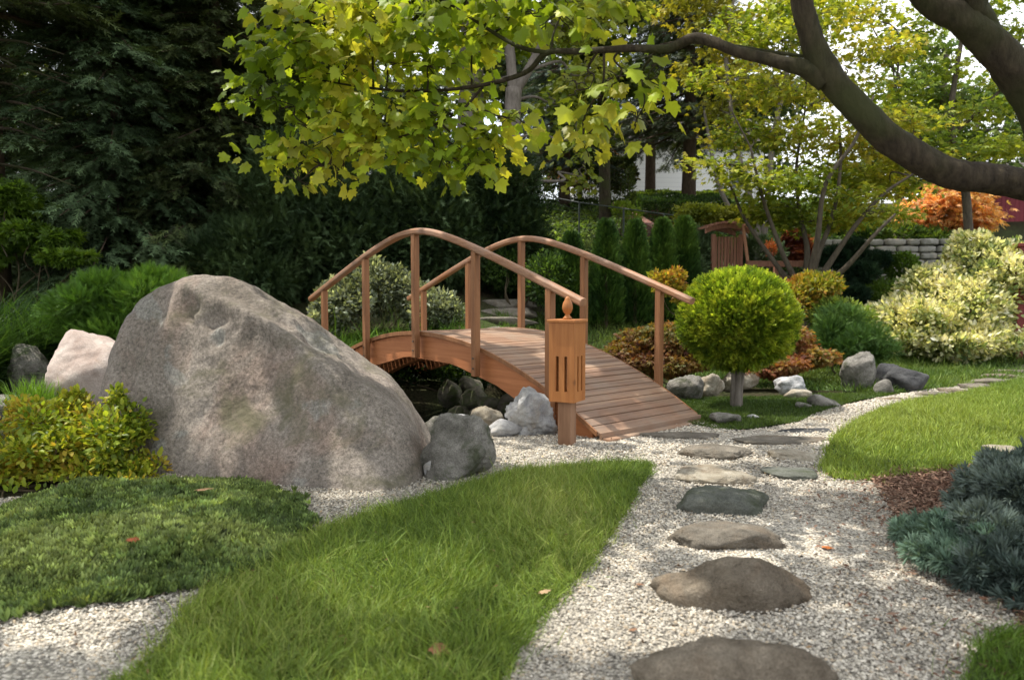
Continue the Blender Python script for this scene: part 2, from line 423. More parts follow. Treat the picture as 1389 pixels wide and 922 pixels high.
def gravel_mat():
    m, nt, out = new_mat('gravel'); L = nt.links.new
    tc = N(nt, 'ShaderNodeTexCoord')
    v = N(nt, 'ShaderNodeTexVoronoi'); v.inputs['Scale'].default_value = 75; L(tc.outputs['Object'], v.inputs[0])
    n1 = N(nt, 'ShaderNodeTexNoise'); n1.inputs['Scale'].default_value = 1.6; n1.inputs['Detail'].default_value = 6; L(tc.outputs['Object'], n1.inputs[0])
    sx = N(nt, 'ShaderNodeSeparateColor'); L(v.outputs['Color'], sx.inputs[0])
    c = ramp(nt, sx.outputs[0], [(0, (.24, .21, .17)), (.35, (.46, .42, .34)), (.7, (.64, .58, .48)), (1, (.76, .70, .60))]).outputs[0]
    d = ramp(nt, v.outputs['Distance'], [(.25, 1.0), (.75, .35)]).outputs[0]
    c = mixc(nt, 1.0, c, d, 'MULTIPLY')
    c = mixc(nt, 1.0, c, ramp(nt, n1.outputs[0], [(.3, .75), (.7, 1.1)]).outputs[0], 'MULTIPLY')
    pr = N(nt, 'ShaderNodeBsdfPrincipled'); pr.inputs['Roughness'].default_value = .85; L(c, pr.inputs['Base Color'])
    b = N(nt, 'ShaderNodeBump'); b.invert = True; b.inputs['Strength'].default_value = .9; b.inputs['Distance'].default_value = .008; L(v.outputs['Distance'], b.inputs['Height']); L(b.outputs[0], pr.inputs['Normal'])
    L(pr.outputs[0], out.inputs[0]); return m
def col_mat(name, rough=.8, spec=.3):
    m, nt, out = new_mat(name)
    at = N(nt, 'ShaderNodeAttribute', attribute_name='Col'); pr = N(nt, 'ShaderNodeBsdfPrincipled')
    pr.inputs['Roughness'].default_value = rough; pr.inputs['Specular IOR Level'].default_value = spec
    nt.links.new(at.outputs['Color'], pr.inputs['Base Color']); nt.links.new(pr.outputs[0], out.inputs[0]); return m
PEB = col_mat('pebble', .75, .3)
MULCHC = col_mat('bark_chip', .9, .15)

xs = np.unique(np.round(np.concatenate([np.arange(-400, -40, 40), np.arange(-40, -10, 2.5), np.arange(-10, 11, .14), np.arange(11, 40, 2), np.arange(40, 401, 40)]), 3))
ys = np.unique(np.round(np.concatenate([np.arange(-60, 0, 10), np.arange(0, 18, .14), np.arange(18, 45, 1), np.arange(45, 460, 30)]), 3))
gx, gy = np.meshgrid(xs, ys); Z = th(gx, gy)
V = np.c_[gx.ravel(), gy.ravel(), Z.ravel()]
near = np.exp(-((V[:, 0]) ** 2 + (V[:, 1] - 8) ** 2) / 300)
V[:, 2] += .02 * fbm(V * A(1, 1, 0), 1.2, 4, 3) * near - .03 * near
nx = len(xs); I = (np.arange(len(ys) - 1)[:, None] * nx + np.arange(nx - 1)[None]).ravel()
L = np.stack([I, I + 1, I + nx + 1, I + nx], 1).ravel()
tag(mesh_from('ground', V, L, np.full(len(I), 4), ground_mat(), smooth=True), kind='structure')

# gravel paths ------------------------------------------------------
g2 = lambda *a: [G(x, y)[:2] for x, y in a]
gravel_poly = smooth_poly([(-7, .5), (-7, 3.9), (-3.2, 4.3), (-2.4, 5.0), (-1.6, 5.6), (-.95, 6.25), (-.35, 6.6), (.25, 6.6), (.9, 6.4), (1.6, 6.9)] +
    g2((965, 578), (1000, 588), (1080, 580), (1110, 568), (1180, 548), (1240, 533), (1300, 521), (1330, 508), (1380, 500), (1470, 492), (1500, 503), (1389, 513), (1310, 532), (1240, 550), (1180, 570), (1140, 592), (1118, 622), (1128, 650), (1180, 655), (1260, 700), (1330, 800)) +
    [(2.6, 2.6), (3.2, 2.2), (3.6, .5)], 4, .02)
gs = sheet('gravel_path', gravel_poly, 0.004, gravel_mat(), .25, .012); tag(gs, kind='structure')
lawnF_poly = smooth_poly(g2((90, 1010), (215, 880), (270, 815), (335, 765), (420, 727), (520, 693), (620, 664), (700, 642), (780, 633), (850, 630), (884, 634), (876, 655), (850, 700), (810, 755), (770, 800), (735, 840), (700, 890), (660, 960), (600, 1040), (300, 1080)), 4, .02)
lawnR_poly = smooth_poly(g2((1128, 648), (1119, 625), (1140, 595), (1185, 572), (1240, 552), (1310, 534), (1395, 514), (1520, 506), (1900, 520), (2100, 600), (1700, 650), (1450, 640), (1330, 640), (1250, 646), (1180, 652)), 4, .02)
strip_poly = smooth_poly(g2((1200, 488), (1250, 493), (1300, 500), (1330, 507), (1308, 518), (1262, 529), (1215, 532), (1190, 520), (1180, 500)), 4, .02)
moss_poly = smooth_poly(g2((880, 545), (960, 542), (1060, 540), (1180, 535), (1225, 535), (1170, 548), (1108, 568), (1080, 579), (1000, 587), (945, 580), (900, 565)), 4, .03)
corner_poly = smooth_poly(g2((1322, 905), (1345, 872), (1400, 855), (1560, 850), (1700, 1000), (1330, 1000)), 4, .02)
mulch_poly = smooth_poly(g2((1182, 652), (1250, 643), (1340, 636), (1500, 636), (1620, 760), (1500, 870), (1395, 862), (1340, 800), (1290, 752), (1225, 722), (1205, 690)), 4, .05)
mat_poly = smooth_poly(g2((-160, 800), (-60, 730), (30, 690), (100, 672), (200, 662), (300, 660), (372, 672), (405, 705), (390, 745), (330, 780), (250, 800), (150, 822), (60, 826), (-40, 845)), 4, .03)
farbank_poly = smooth_poly([(-4.6, 11.0), (-3, 10.9), (-1.4, 10.95), (-.6, 11.2), (.4, 11.4), (.6, 12.2), (-1, 12.4), (-3, 12.2), (-4.6, 11.6)], 4, .05)
turf = plain_mat('turf_soil', (.035, .05, .015), .95, .1, scale=20, var=.5, bump=.5)
mulchm = plain_mat('mulch', (.075, .042, .028), .95, .1, scale=45, var=.7, bump=1)
for nm, pl, lf, mt in (('lawn_soil', lawnF_poly, .012, turf), ('lawn_soil', lawnR_poly, .012, turf), ('lawn_soil', strip_poly, .012, turf), ('moss_soil', moss_poly, .010, turf),
                   ('lawn_soil', corner_poly, .016, turf), ('mulch_bed', mulch_poly, .010, mulchm), ('bed_soil', mat_poly, .014, turf)):
    tag(sheet(nm, pl, lf, mt, .2), kind='structure')

# pebbles: real stones over the near gravel
def pebbles():
    bm = bmesh.new(); bmesh.ops.create_icosphere(bm, subdivisions=1, radius=1)
    Vb = np.array([v.co for v in bm.verts]); Fb = [[v.index for v in f.verts] for f in bm.faces]; bm.free()
    Vo = np.array([(1, 0, 0), (-1, 0, 0), (0, 1, 0), (0, -1, 0), (0, 0, 1), (.2, .1, -1)], float); Vo[:4] += rng.normal(scale=.15, size=(4, 3))
    Fo = [(0, 2, 4), (2, 1, 4), (1, 3, 4), (3, 0, 4)]
    blk = [lawnF_poly, mat_poly, lawnR_poly, corner_poly]
    def region(y0, y1, dmax, s0, tm, nm):
        box = np.array([(-5.5, y0), (5.5, y0), (5.5, y1), (-5.5, y1)])
        n = int(11 * (y1 - y0) * dmax); x = rng.uniform(-5.5, 5.5, n); y = rng.uniform(y0, y1, n)
        k = (np.abs(x) < .74 * y + .4); x, y = x[k], y[k]
        k = in_poly(x, y, gravel_poly); x, y = x[k], y[k]
        for b in blk:
            k = ~(in_poly(x, y, b) & (edge_dist(x, y, b) > .03)); x, y = x[k], y[k]
        k = ~(in_poly(x, y, mulch_poly) & (edge_dist(x, y, mulch_poly) > .05 + .25 * rng.random(len(x)) ** 2)); x, y = x[k], y[k]
        n = len(x); s = s0 * np.exp(rng.normal(scale=.28, size=n))
        pos = np.c_[x, y, th(x, y) + .006 + s * .35 + rng.uniform(-.003, .004, n)]
        sz = np.c_[s * rng.uniform(.8, 1.5, n), s, s * rng.uniform(.5, .8, n)]
        g = rng.choice(5, n, p=[.34, .25, .18, .13, .10])
        base = np.array([(.76, .70, .59), (.60, .55, .46), (.44, .40, .34), (.60, .49, .35), (.20, .18, .15)])[g]
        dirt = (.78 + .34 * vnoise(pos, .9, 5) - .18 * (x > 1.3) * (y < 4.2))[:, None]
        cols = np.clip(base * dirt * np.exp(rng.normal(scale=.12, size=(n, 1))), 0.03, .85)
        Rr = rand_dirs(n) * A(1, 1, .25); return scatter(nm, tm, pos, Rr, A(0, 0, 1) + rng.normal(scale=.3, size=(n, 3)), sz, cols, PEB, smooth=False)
    o1 = region(1.6, 4.6, 10000, .0046, (Vb, Fb) if False else (np.array([(1, 0, 0), (.3, .9, 0), (-.8, .6, .1), (-.9, -.5, 0), (.2, -1, .05), (.5, .35, .75), (-.45, .2, .8), (-.1, -.55, .7)]),
         [(0, 1, 5), (1, 2, 6, 5), (2, 3, 6), (3, 7, 6), (3, 4, 7), (4, 0, 5, 7), (5, 6, 7)]), 'gravel_stones')
    o2 = region(4.6, 12.5, 3800, .0066, (Vo, Fo), 'gravel_stones')
    tag(o1, 'pale crushed gravel of the near path', 'gravel', kind='stuff'); tag(o2, 'pale crushed gravel around the bridge and far path', 'gravel', kind='stuff')
pebbles()
# bark chips on the mulch bed
x, y = poly_points(mulch_poly, lambda x, y: 5200 + 0 * x, 5200)
x3, y3 = poly_points(np.array([(1.1, 1.8), (3.0, 1.8), (3.2, 4.8), (2.3, 5.2), (1.6, 4.2)]), lambda x, y: 260 + 0 * x, 260)
xx, yy = poly_points(smooth_poly(g2((1150, 655), (1250, 640), (1400, 640), (1500, 870), (1395, 880), (1300, 830), (1200, 760)), 4, .1), lambda x, y: 500 + 0 * x, 500)
x = np.r_[x, xx, x3]; y = np.r_[y, yy, y3]; n = len(x); pos = np.c_[x, y, th(x, y) + .018 + rng.uniform(0, .012, n)]
o = scatter('bark_mulch', T_leaf2(), pos, rand_dirs(n) * A(1, 1, .25), A(0, 0, 1) + rng.normal(scale=.5, size=(n, 3)), np.c_[rng.uniform(.012, .03, n), rng.uniform(.02, .05, n), rng.uniform(.01, .03, n)],
            colvar(pos, [(.06, .03, .02), (.14, .075, .05), (.26, .17, .12)], .3), MULCHC)
tag(o, 'reddish brown bark mulch beside the blue juniper', 'mulch', kind='stuff')

# lawns ------------------------------------------------------------
def lawn(name, label, poly, dens, h, w, cols, f=1.0, seg=3, bend=.35, lean=.45, lift=.01, vis=None, edgeless=True):
    lo = poly.min(0); hi = poly.max(0); area = (hi - lo).prod(); n = int(area * dens)
    x = rng.uniform(lo[0], hi[0], n); y = rng.uniform(lo[1], hi[1], n)
    k = (np.abs(x) < .76 * y + .5) & (y > 1.5); x, y = x[k], y[k]
    k = in_poly(x, y, poly); x, y = x[k], y[k]
    es = int(np.linalg.norm(np.diff(poly, axis=0), axis=1).sum() * dens * .022); ei = rng.integers(0, len(poly), es); et = rng.random(es)[:, None]
    ep = poly[ei] * et + poly[(ei + 1) % len(poly)] * (1 - et) + rng.normal(scale=.022, size=(es, 2)) * (1 + 2 * (rng.random((es, 1)) < .08)); ek = (np.abs(ep[:, 0]) < .76 * ep[:, 1] + .5) & (ep[:, 1] > 1.5); ep = ep[ek]
    x = np.r_[x, ep[:, 0]]; y = np.r_[y, ep[:, 1]]; n = len(x)
    ed = edge_dist(x, y, poly)
    pos = np.c_[x, y, th(x, y) + lift]
    fl = np.c_[vnoise(pos, 2.5, 31), vnoise(pos, 2.5, 37), np.zeros(n)]
    fine = np.c_[vnoise(pos, 14, 41), vnoise(pos, 14, 43), np.zeros(n)]
    d = A(0, 0, 1) + fl * lean * 1.1 + fine * lean * 1.3 + rng.normal(scale=lean * .8, size=(n, 3)) * A(1, 1, 0.1)
    hh = h * np.exp(rng.normal(scale=.38, size=n)) * (1 + .35 * vnoise(pos, 3, 51) + .2 * vnoise(pos, 11, 52)) * (.75 + .25 * sstep(0, .12, ed))
    sz = np.c_[w / .03 * .5 * np.ones(n) * rng.uniform(.6, 1.3, n), hh, hh]
    o = scatter(name, T_blade(bend, .03, seg), pos, d, rand_dirs(n) * A(1, 1, .1), sz, colvar(pos, cols, .22, f), GRASS)
    return tag(o, label, 'grass', kind='stuff')
GC = [(.085, .14, .024), (.155, .235, .04), (.25, .325, .065), (.36, .38, .13)]
lawn('lawn_grass', 'long green grass of the foreground lawn tongue', lawnF_poly, 19000, .066, .0032, GC, 1.3, 3, .5, .65)
lawn('lawn_grass', 'sunlit green lawn right of the stepping stone path', lawnR_poly, 7500, .055, .0055, [(.10, .17, .028), (.18, .26, .042), (.29, .35, .075)], .8, 2, .35, .5)
lawn('lawn_grass', 'narrow lawn strip in front of the variegated bush', strip_poly, 5000, .045, .008, [(.08, .15, .02), (.13, .21, .03)], .8, 2, .3, .35)
lawn('lawn_grass', 'patch of grass in the lower right corner', corner_poly, 16000, .05, .0035, [(.08, .15, .02), (.12, .19, .03)], 1.3, 3, .4, .5)
lawn('moss_cover', 'low mossy turf around the round clipped tree', moss_poly, 7000, .03, .006, [(.045, .085, .015), (.075, .12, .02)], 1.5, 2, .3, .6)
lawn('bank_grass', 'bright tufted grass on the bank behind the bridge', farbank_poly, 2600, .26, .012, [(.08, .17, .02), (.14, .25, .03)], 1.5, 3, .5, .4, 0)

back_poly = smooth_poly([(.9, 11.3), (2.4, 9.9), (4.0, 9.2), (5.4, 9.4), (9, 11.8), (13, 13), (13, 16), (.5, 14.6)], 4, .05)
lawn('back_grass', 'grass and weeds on the gentle rise behind the bridge and round tree', back_poly, 1300, .09, .012, [(.05, .10, .02), (.09, .15, .03), (.15, .21, .045)], 1.2, 2, .3, .5)
# low green ground cover mat
def ground_cover():
    x, y = poly_points(mat_poly, lambda x, y: 6500 + 0 * x, 6500); ei = rng.integers(0, len(mat_poly), 2600); et = rng.random(2600)[:, None]
    ep = mat_poly[ei] * et + mat_poly[(ei + 1) % len(mat_poly)] * (1 - et); ep = ep + rng.normal(scale=.03, size=ep.shape) * (1 + 1.2 * vnoise(np.c_[ep, ep[:, :1] * 0], 5, 8))[:, None]
    x = np.r_[x, ep[:, 0]]; y = np.r_[y, ep[:, 1]]; n = len(x)
    ed = edge_dist(x, y, mat_poly) * in_poly(x, y, mat_poly); p0 = np.c_[x, y, np.zeros(n)]
    hump = .105 * sstep(0, .4, ed) * (1 + .5 * vnoise(p0, 2.2, 3)) + .02 * vnoise(p0, 9, 4)
    z = np.maximum(hump * rng.uniform(.72, 1.02, n), .01) + .01
    pos = np.c_[x, y, z]
    g = np.c_[vnoise(p0, 11, 8), vnoise(p0, 11, 9), np.ones(n) * 1.1]
    d = g + rng.normal(scale=.35, size=(n, 3))
    o = scatter('ground_cover', T_tuft(6, .16, .55), pos, d, rand_dirs(n), rng.uniform(.024, .056, n), colvar(pos, [(.085, .13, .042), (.17, .235, .075), (.30, .36, .12)], .38, 3), GRASS)
    tag(o, 'low dense green creeping ground cover left of the lawn', 'ground cover', kind='stuff')
ground_cover()
# filler mound under the cover so that no soil shows from the side
lo = mat_poly.min(0); hi = mat_poly.max(0)
m_ = sheet('cover_thatch', mat_poly, .016, plain_mat('thatch', (.03, .045, .015), .95, .1, scale=60, var=.5, bump=.6), .08)
co = np.empty(len(m_.data.vertices) * 3, np.float32); m_.data.vertices.foreach_get('co', co); co = co.reshape(-1, 3)
co[:, 2] += np.maximum(0, .07 * sstep(0, .5, edge_dist(co[:, 0], co[:, 1], mat_poly)) * (1 + .5 * vnoise(co * A(1, 1, 0), 2.2, 3)))
m_.data.vertices.foreach_set('co', co.ravel()); tag(m_, 'dark thatch beneath the creeping ground cover', 'ground cover', kind='stuff')

# ================================================================== water
wm, nt, out = new_mat('pond_water')
pr = N(nt, 'ShaderNodeBsdfPrincipled'); pr.inputs['Base Color'].default_value = (.004, .006, .004, 1); pr.inputs['Roughness'].default_value = .05; pr.inputs['Specular IOR Level'].default_value = .35
n1 = N(nt, 'ShaderNodeTexNoise'); n1.inputs['Scale'].default_value = 5; b = N(nt, 'ShaderNodeBump'); b.inputs['Strength'].default_value = .06
nt.links.new(n1.outputs[0], b.inputs['Height']); nt.links.new(b.outputs[0], pr.inputs['Normal']); nt.links.new(pr.outputs[0], out.inputs[0])
wp = np.array([(-7.2, 6.9), (-3, 6.55), (-1.2, 6.75), (.4, 7.6), (2.8, 10.4), (2.2, 12.0), (.6, 11.6), (-1.4, 10.0), (-5.5, 10.3), (-7.4, 9.8)])
wb = MB(); wb.add([(a, b_, -.33) for a, b_ in wp], [tuple(range(len(wp)))])
tag(wb.build('pond_water', wm), kind='structure')

# ================================================================== rocks
def ico(sub):
    bm = bmesh.new(); bmesh.ops.create_icosphere(bm, subdivisions=sub, radius=1)
    Vv = np.array([v.co[:] for v in bm.verts]); F = np.array([[v.index for v in f.verts] for f in bm.faces]); bm.free(); return Vv, F
ICO = {k: ico(k) for k in (3, 4, 5, 6, 7)}
def polyrock(planes, c, p=12, sub=5, amp=.03, f=2.0, seed=1, fine=.25):
    D, F = ICO[sub]; M = norm(np.array([q[0] for q in planes], float)); h = np.array([max(.02, (A(*q[1]) - c) @ m) for q, m in zip(planes, M)])
    q = np.clip(D @ M.T, 0, None) / h; r = (q ** p).sum(1) ** (-1 / p)
    Vv = c + D * r[:, None]
    n1 = fbm(Vv, f, seed, 5, .5); Vv = Vv + D * (amp * n1)[:, None]
    rid = 1 - np.abs(fbm(Vv, f * 1.7, seed + 50, 4)); Vv = Vv - D * (amp * .5 * np.clip(rid - .75, 0, 1) * 2)[:, None]
    Vv = Vv + D * (amp * fine * fbm(Vv, f * 7, seed + 9, 3))[:, None]
    return Vv, F
def rock(name, label, cat, c, size, mat, seed, rz=0.0, p=9, sub=4, amp=.06, nfac=11, sink=.25, flat=None, group=None, fine=.25):
    """c = centre of footprint on the ground, size = full extents"""
    r = np.random.default_rng(seed); k = nfac
    i = np.arange(k) + .5; ph = np.arccos(1 - 2 * i / k); t = math.pi * (1 + 5 ** .5) * i + r.uniform(0, 6)
    M = np.c_[np.cos(t) * np.sin(ph), np.sin(t) * np.sin(ph), np.cos(ph)] + r.normal(scale=.22, size=(k, 3))
    pl = [(m, norm(m) * r.uniform(.72, 1.0)) for m in M]
    if flat: pl.append(((r.normal(scale=.06), r.normal(scale=.06), 1), (0, 0, flat)))
    Vv, F = polyrock(pl, A(0, 0, 0), p, sub, amp * 2, 1.3, seed, fine)
    lo = Vv.min(0); hi = Vv.max(0); Vv = (Vv - (lo + hi) / 2) / (hi - lo)
    a, b = math.cos(rz), math.sin(rz)
    Vv = Vv * A(size[0], size[1], size[2] * (1 + sink)); Vv = Vv @ np.array([(a, b, 0), (-b, a, 0), (0, 0, 1)])
    Vv[:, 2] += size[2] * (1 + sink) / 2 - size[2] * sink
    o = mesh_from(name, Vv, F.ravel(), np.full(len(F), 3), mat, smooth=True)
    o.location = c; return tag(o, label, cat, group)

M_BOULD = rock_mat('boulder_granite', (.15, .128, .105), (.30, .262, .225), warm=(.27, .195, .155), moss=(.105, .098, .058), mossamt=.45, scale=.9, speck=.55, bump=.8, patch=(.26, .26, .235))
M_BROWN = rock_mat('stone_brown', (.125, .10, .072), (.29, .245, .185), warm=(.22, .16, .105), scale=2.4, speck=.35, bump=1.1)
M_GREY = rock_mat('stone_grey', (.12, .112, .095), (.34, .32, .285), moss=(.06, .07, .035), mossamt=.45, scale=2.6, speck=.45, bump=1.2)
M_GREEN = rock_mat('stone_greenish', (.085, .09, .075), (.17, .175, .15), moss=(.06, .07, .04), mossamt=.5, scale=2, speck=.3, bump=.8)
M_WHITE = rock_mat('stone_white', (.28, .28, .29), (.60, .60, .59), warm=(.45, .40, .33), scale=3, speck=.2, bump=1.0)
M_PINK = rock_mat('stone_pink', (.36, .28, .24), (.56, .48, .43), warm=(.40, .28, .20), scale=1.6, speck=.15, bump=.7)
M_BUFF = rock_mat('stone_buff', (.26, .22, .16), (.46, .42, .34), warm=(.20, .15, .10), scale=3.5, speck=.2, bump=.9)
M_MOSSY = rock_mat('stone_mossy', (.06, .055, .042), (.20, .18, .13), moss=(.06, .085, .02), mossamt=.7, scale=3, speck=.2, bump=.9)
M_DARK = rock_mat('stone_dark', (.035, .036, .038), (.10, .10, .10), scale=2.5, speck=.2, bump=.9)
M_FLAG = rock_mat('flagstone', (.11, .097, .078), (.26, .23, .185), warm=(.20, .155, .11), scale=2.8, speck=.35, bump=1.0)

# the big boulder
bc = A(-1.75, 5.45, .35)
bp = [((-.30, -.90, .42), (-1.6, 4.74, 0.08)), ((-.12, -.56, .82), (-1.95, 5.20, 1.13)), ((-.96, -.10, .22), (-3.36, 5.7, .5)), ((-.86, -.10, .48), (-3.27, 5.65, .92)), ((-.62, -.10, .78), (-2.92, 5.65, 1.29)), ((-.90, -.42, .2), (-2.98, 5.15, .3)),
      ((-.25, 0, .97), (-2.45, 5.65, 1.42)), ((.08, .15, 1), (-2.1, 5.7, 1.42)), ((.52, .22, .84), (-1.76, 5.6, 1.19)), ((.58, -.03, .82), (-1.25, 5.45, .83)), ((.85, .05, .52), (-.78, 5.2, .45)),
      ((.97, -.10, .16), (-.60, 4.9, .15)), ((.10, 1, .15), (-1.8, 6.55, .5)), ((-.6, .75, .3), (-2.7, 6.2, .6)), ((.6, .7, .3), (-.9, 5.9, .5)), ((0, 0, -1), (0, 0, -.3)),
      ((.62, -.72, .22), (-.70, 4.55, .2)), ((.30, -.75, .62), (-1.15, 4.95, .72))]
Vb, Fb = polyrock(bp, bc, 20, 7, .026, 1.5, 5, .32)
dn = norm(Vb - bc)
def dent(px, py, Y, rad, amt, stretch=(1, 1, 1)):
    vv = (Vb - A(0, 0, EYE)); dep = vv[:, 1]; up_ = vv[:, 2] / dep; sx = 694.5 + 1000 * vv[:, 0] / dep; sy = 400 - 1000 * up_
    cand = np.where((np.abs(sx - px) < 9) & (np.abs(sy - py) < 9))[0]
    q = Vb[cand[np.argmin(dep[cand])]].copy() if len(cand) else P(px, py, Y); d2 = (((Vb - q) * A(*stretch) / rad) ** 2).sum(1); Vb[:] = Vb - dn * (1.6 * amt * np.exp(-d2))[:, None]
dent(258, 425, 5.2, .075, .038, (1.3, 1, .8)); dent(285, 448, 5.2, .07, .032); dent(312, 435, 5.2, .06, .026); dent(270, 455, 5.2, .05, -.015); dent(240, 445, 5.2, .05, -.012); dent(235, 470, 5.3, .16, .035, (2.0, 1, .6)); dent(430, 460, 5.5, .24, .045, (1, 1, 2.2)); dent(330, 470, 5.2, .20, .02, (1, 1, 1.6)); dent(400, 440, 5.4, .12, -.02, (.5, 1, 2)); dent(160, 520, 5.4, .14, .035, (1.4, 1, .6)); dent(200, 600, 5.0, .12, -.02, (1.6, 1, .7)); dent(450, 560, 4.9, .30, .02); dent(380, 600, 4.8, .18, -.012); dent(190, 560, 5.0, .25, .03)
dent(350, 415, 5.5, .2, -.02, (.8, 1, 2)); dent(275, 400, 5.5, .14, -.02, (1.6, 1, .8)); dent(500, 500, 5.2, .18, .03, (.7, 1, 2.4)); dent(215, 500, 5.1, .10, -.03, (2, 1, .5)); dent(510, 605, 4.7, .3, .018, (1, 1, 9)); dent(350, 500, 5.0, .22, .02)
vv = Vb - A(0, 0, EYE); sx = 694.5 + 1000 * vv[:, 0] / vv[:, 1]; sy = 400 - 1000 * vv[:, 2] / vv[:, 1]
front = 1 - sstep(.1, .55, dn[:, 1]); dnf = norm(dn + A(0, -.75, 0))
def stroke(pts, amt, w, tip=.35):
    pts = np.array(pts, float); best = np.full(len(Vb), 1e9); tt = np.zeros(len(Vb)); nseg = len(pts) - 1
    wob = 5 * vnoise(np.c_[sx, sy, 0 * sx], .03, 77)
    for i in range(nseg):
        a, b_ = pts[i], pts[i + 1]; ab = b_ - a; t = np.clip(((sx - a[0]) * ab[0] + (sy - a[1]) * ab[1]) / (ab @ ab), 0, 1)
        d = np.hypot(sx - a[0] - t * ab[0] + wob, sy - a[1] - t * ab[1] + wob); k = d < best; best = np.where(k, d, best); tt = np.where(k, (i + t) / nseg, tt)
    f = np.exp(-(best / w) ** 2) * (tip + (1 - tip) * np.sin(math.pi * np.clip(tt, .02, .98))) * front
    Vb[:] = Vb + dnf * (1.35 * amt * f)[:, None]
stroke([(296, 383), (340, 400), (380, 424), (420, 455), (450, 480), (495, 505)], -.095, 17)
stroke([(262, 395), (300, 415), (350, 432), (400, 464), (450, 492), (500, 528), (540, 572), (556, 622)], .045, 13)
stroke([(268, 378), (240, 425), (218, 465), (196, 512), (172, 562)], .045, 12)
stroke([(236, 398), (206, 448), (182, 500), (166, 552)], -.03, 14)
stroke([(252, 428), (262, 412)], -.06, 8, 1); stroke([(284, 440), (302, 432)], -.05, 10, 1); stroke([(270, 432), (276, 446)], .025, 6, 1); stroke([(300, 452), (330, 446)], .02, 9, 1)
stroke([(465, 624), (505, 620), (552, 611)], -.022, 3.5); stroke([(210, 600), (300, 560), (420, 540)], -.025, 34); stroke([(330, 610), (420, 640)], .03, 30)
stroke([(420, 425), (470, 470)], .03, 14)
o = mesh_from('boulder', Vb, Fb.ravel(), np.full(len(Fb), 3), M_BOULD, smooth=True)
tag(o, 'huge rounded grey granite boulder left of the bridge', 'boulder')

def rpx(name, label, cat, x0, x1, yt, yb, mat, seed, depth=1.0, Y=None, rz=0.0, base=None, **k):
    """rock from its extents in the picture: x0..x1, top yt, bottom yb"""
    g = G((x0 + x1) / 2, yb) if Y is None else P((x0 + x1) / 2, yb, Y)
    z0 = 0 if base is None else base
    Yf = g[1]; d_ = (x1 - x0) / 1000 * Yf * depth; Yc = Yf + d_ * .42
    w = (x1 - x0) / 1000 * Yc; c = P((x0 + x1) / 2, yb, Yc); zt = P(0, yt, Yc)[2]
    zb = float(th(c[0], c[1])) if base is None else base
    return rock(name, label, cat, (c[0], c[1], zb), (w, d_, max(.05, zt - zb)), mat, seed, rz, **k)
rpx('rock', 'grey weathered rock with a pitted top against the boulder', 'rock', 568, 674, 560, 652, M_GREY, 3, .85, p=8, sub=5, amp=.07)
rpx('rock', 'craggy white and grey rock beside the bridge beam and lantern', 'rock', 684, 758, 526, 593, M_WHITE, 11, .9, p=7, sub=5, amp=.10)
rpx('rock', 'small rounded white rock at the foot of the craggy white rock', 'rock', 659, 711, 567, 594, M_WHITE, 12, .8, sub=4)
rpx('rock', 'flat topped pale rock on the pond bank behind the small white rock', 'rock', 632, 684, 549, 583, M_BUFF, 13, .9, sub=4, amp=.09)
rpx('rock', 'bluish grey rock half hidden behind the grey weathered rock', 'rock', 556, 612, 562, 610, M_GREY, 14, .8, sub=4)
rpx('rock', 'pale lumpy rock behind the grey weathered rock', 'rock', 592, 660, 560, 606, M_WHITE, 15, .7, sub=4, amp=.09)
rpx('rock', 'tiny white stone between the boulder and the grey rock', 'rock', 574, 594, 624, 650, M_WHITE, 16, .8, sub=3)
rpx('rock', 'pinkish white angular rock behind the big boulder', 'rock', 66, 185, 447, 552, M_PINK, 24, .9, Y=7.3, base=-.05, p=14, sub=5, amp=.035)
rpx('rock', 'low rounded purple grey rock beyond the grass tuft', 'rock', 14, 78, 465, 528, M_GREY, 22, .9, Y=9.2, base=-.2, sub=4)
rpx('rock', 'flat overhanging grey slab at the left edge of the pond', 'rock', -60, 60, 538, 580, M_GREY, 23, .8, Y=7.0, base=-.06, flat=.35, p=12)
rpx('rock', 'pale slab between the grass tuft and the golden shrub', 'rock', 20, 78, 546, 574, M_WHITE, 25, .8, Y=6.9, base=-.02, flat=.35, p=12)
rpx('rock', 'small lichen covered rock behind the golden shrub', 'rock', 55, 150, 534, 572, M_MOSSY, 26, .6, Y=6.7, base=-.02)
rpx('rock', 'small pointed white stone poking out of the golden shrub', 'rock', 117, 140, 556, 580, M_WHITE, 27, .7, Y=6.1, base=.02, sub=3)
rpx('rock', 'upright grey rock with a pointed top by the far path', 'rock', 1136, 1190, 476, 531, M_GREY, 31, .8, p=12, sub=5)
rpx('rock', 'low dark blocky rock right of the upright grey rock', 'rock', 1200, 1260, 497, 533, M_DARK, 32, .7, p=12)
rpx('rock', 'charcoal rock behind the low blocky dark rock', 'rock', 1186, 1222, 492, 526, M_DARK, 33, .7)
rpx('rock', 'fist sized speckled rock at the foot of the upright rock', 'rock', 1184, 1213, 514, 537, M_GREY, 34, .8, sub=3)
rpx('rock', 'squat grey rock on the mossy turf beside the path', 'rock', 1096, 1142, 534, 560, M_GREY, 35, .7)
rpx('rock', 'little grey stone left of the squat grey rock', 'rock', 1076, 1100, 545, 561, M_GREY, 36, .8, sub=3)
rpx('rock', 'flat grey rock at the right corner of the bridge ramp', 'rock', 962, 1006, 559, 580, M_GREY, 37, .8, flat=.5, p=12)
rpx('rock', 'small pale stone in the turf under the round tree', 'rock', 1012, 1030, 562, 574, M_WHITE, 38, .8, sub=3)
rpx('rock', 'ribbed blue grey rock next to the last far rail post', 'rock', 905, 955, 508, 545, M_GREY, 39, .8, amp=.1)
rpx('rock', 'tan rock between the ribbed rock and the round tree trunk', 'rock', 944, 985, 505, 540, M_BUFF, 40, .8, amp=.1)
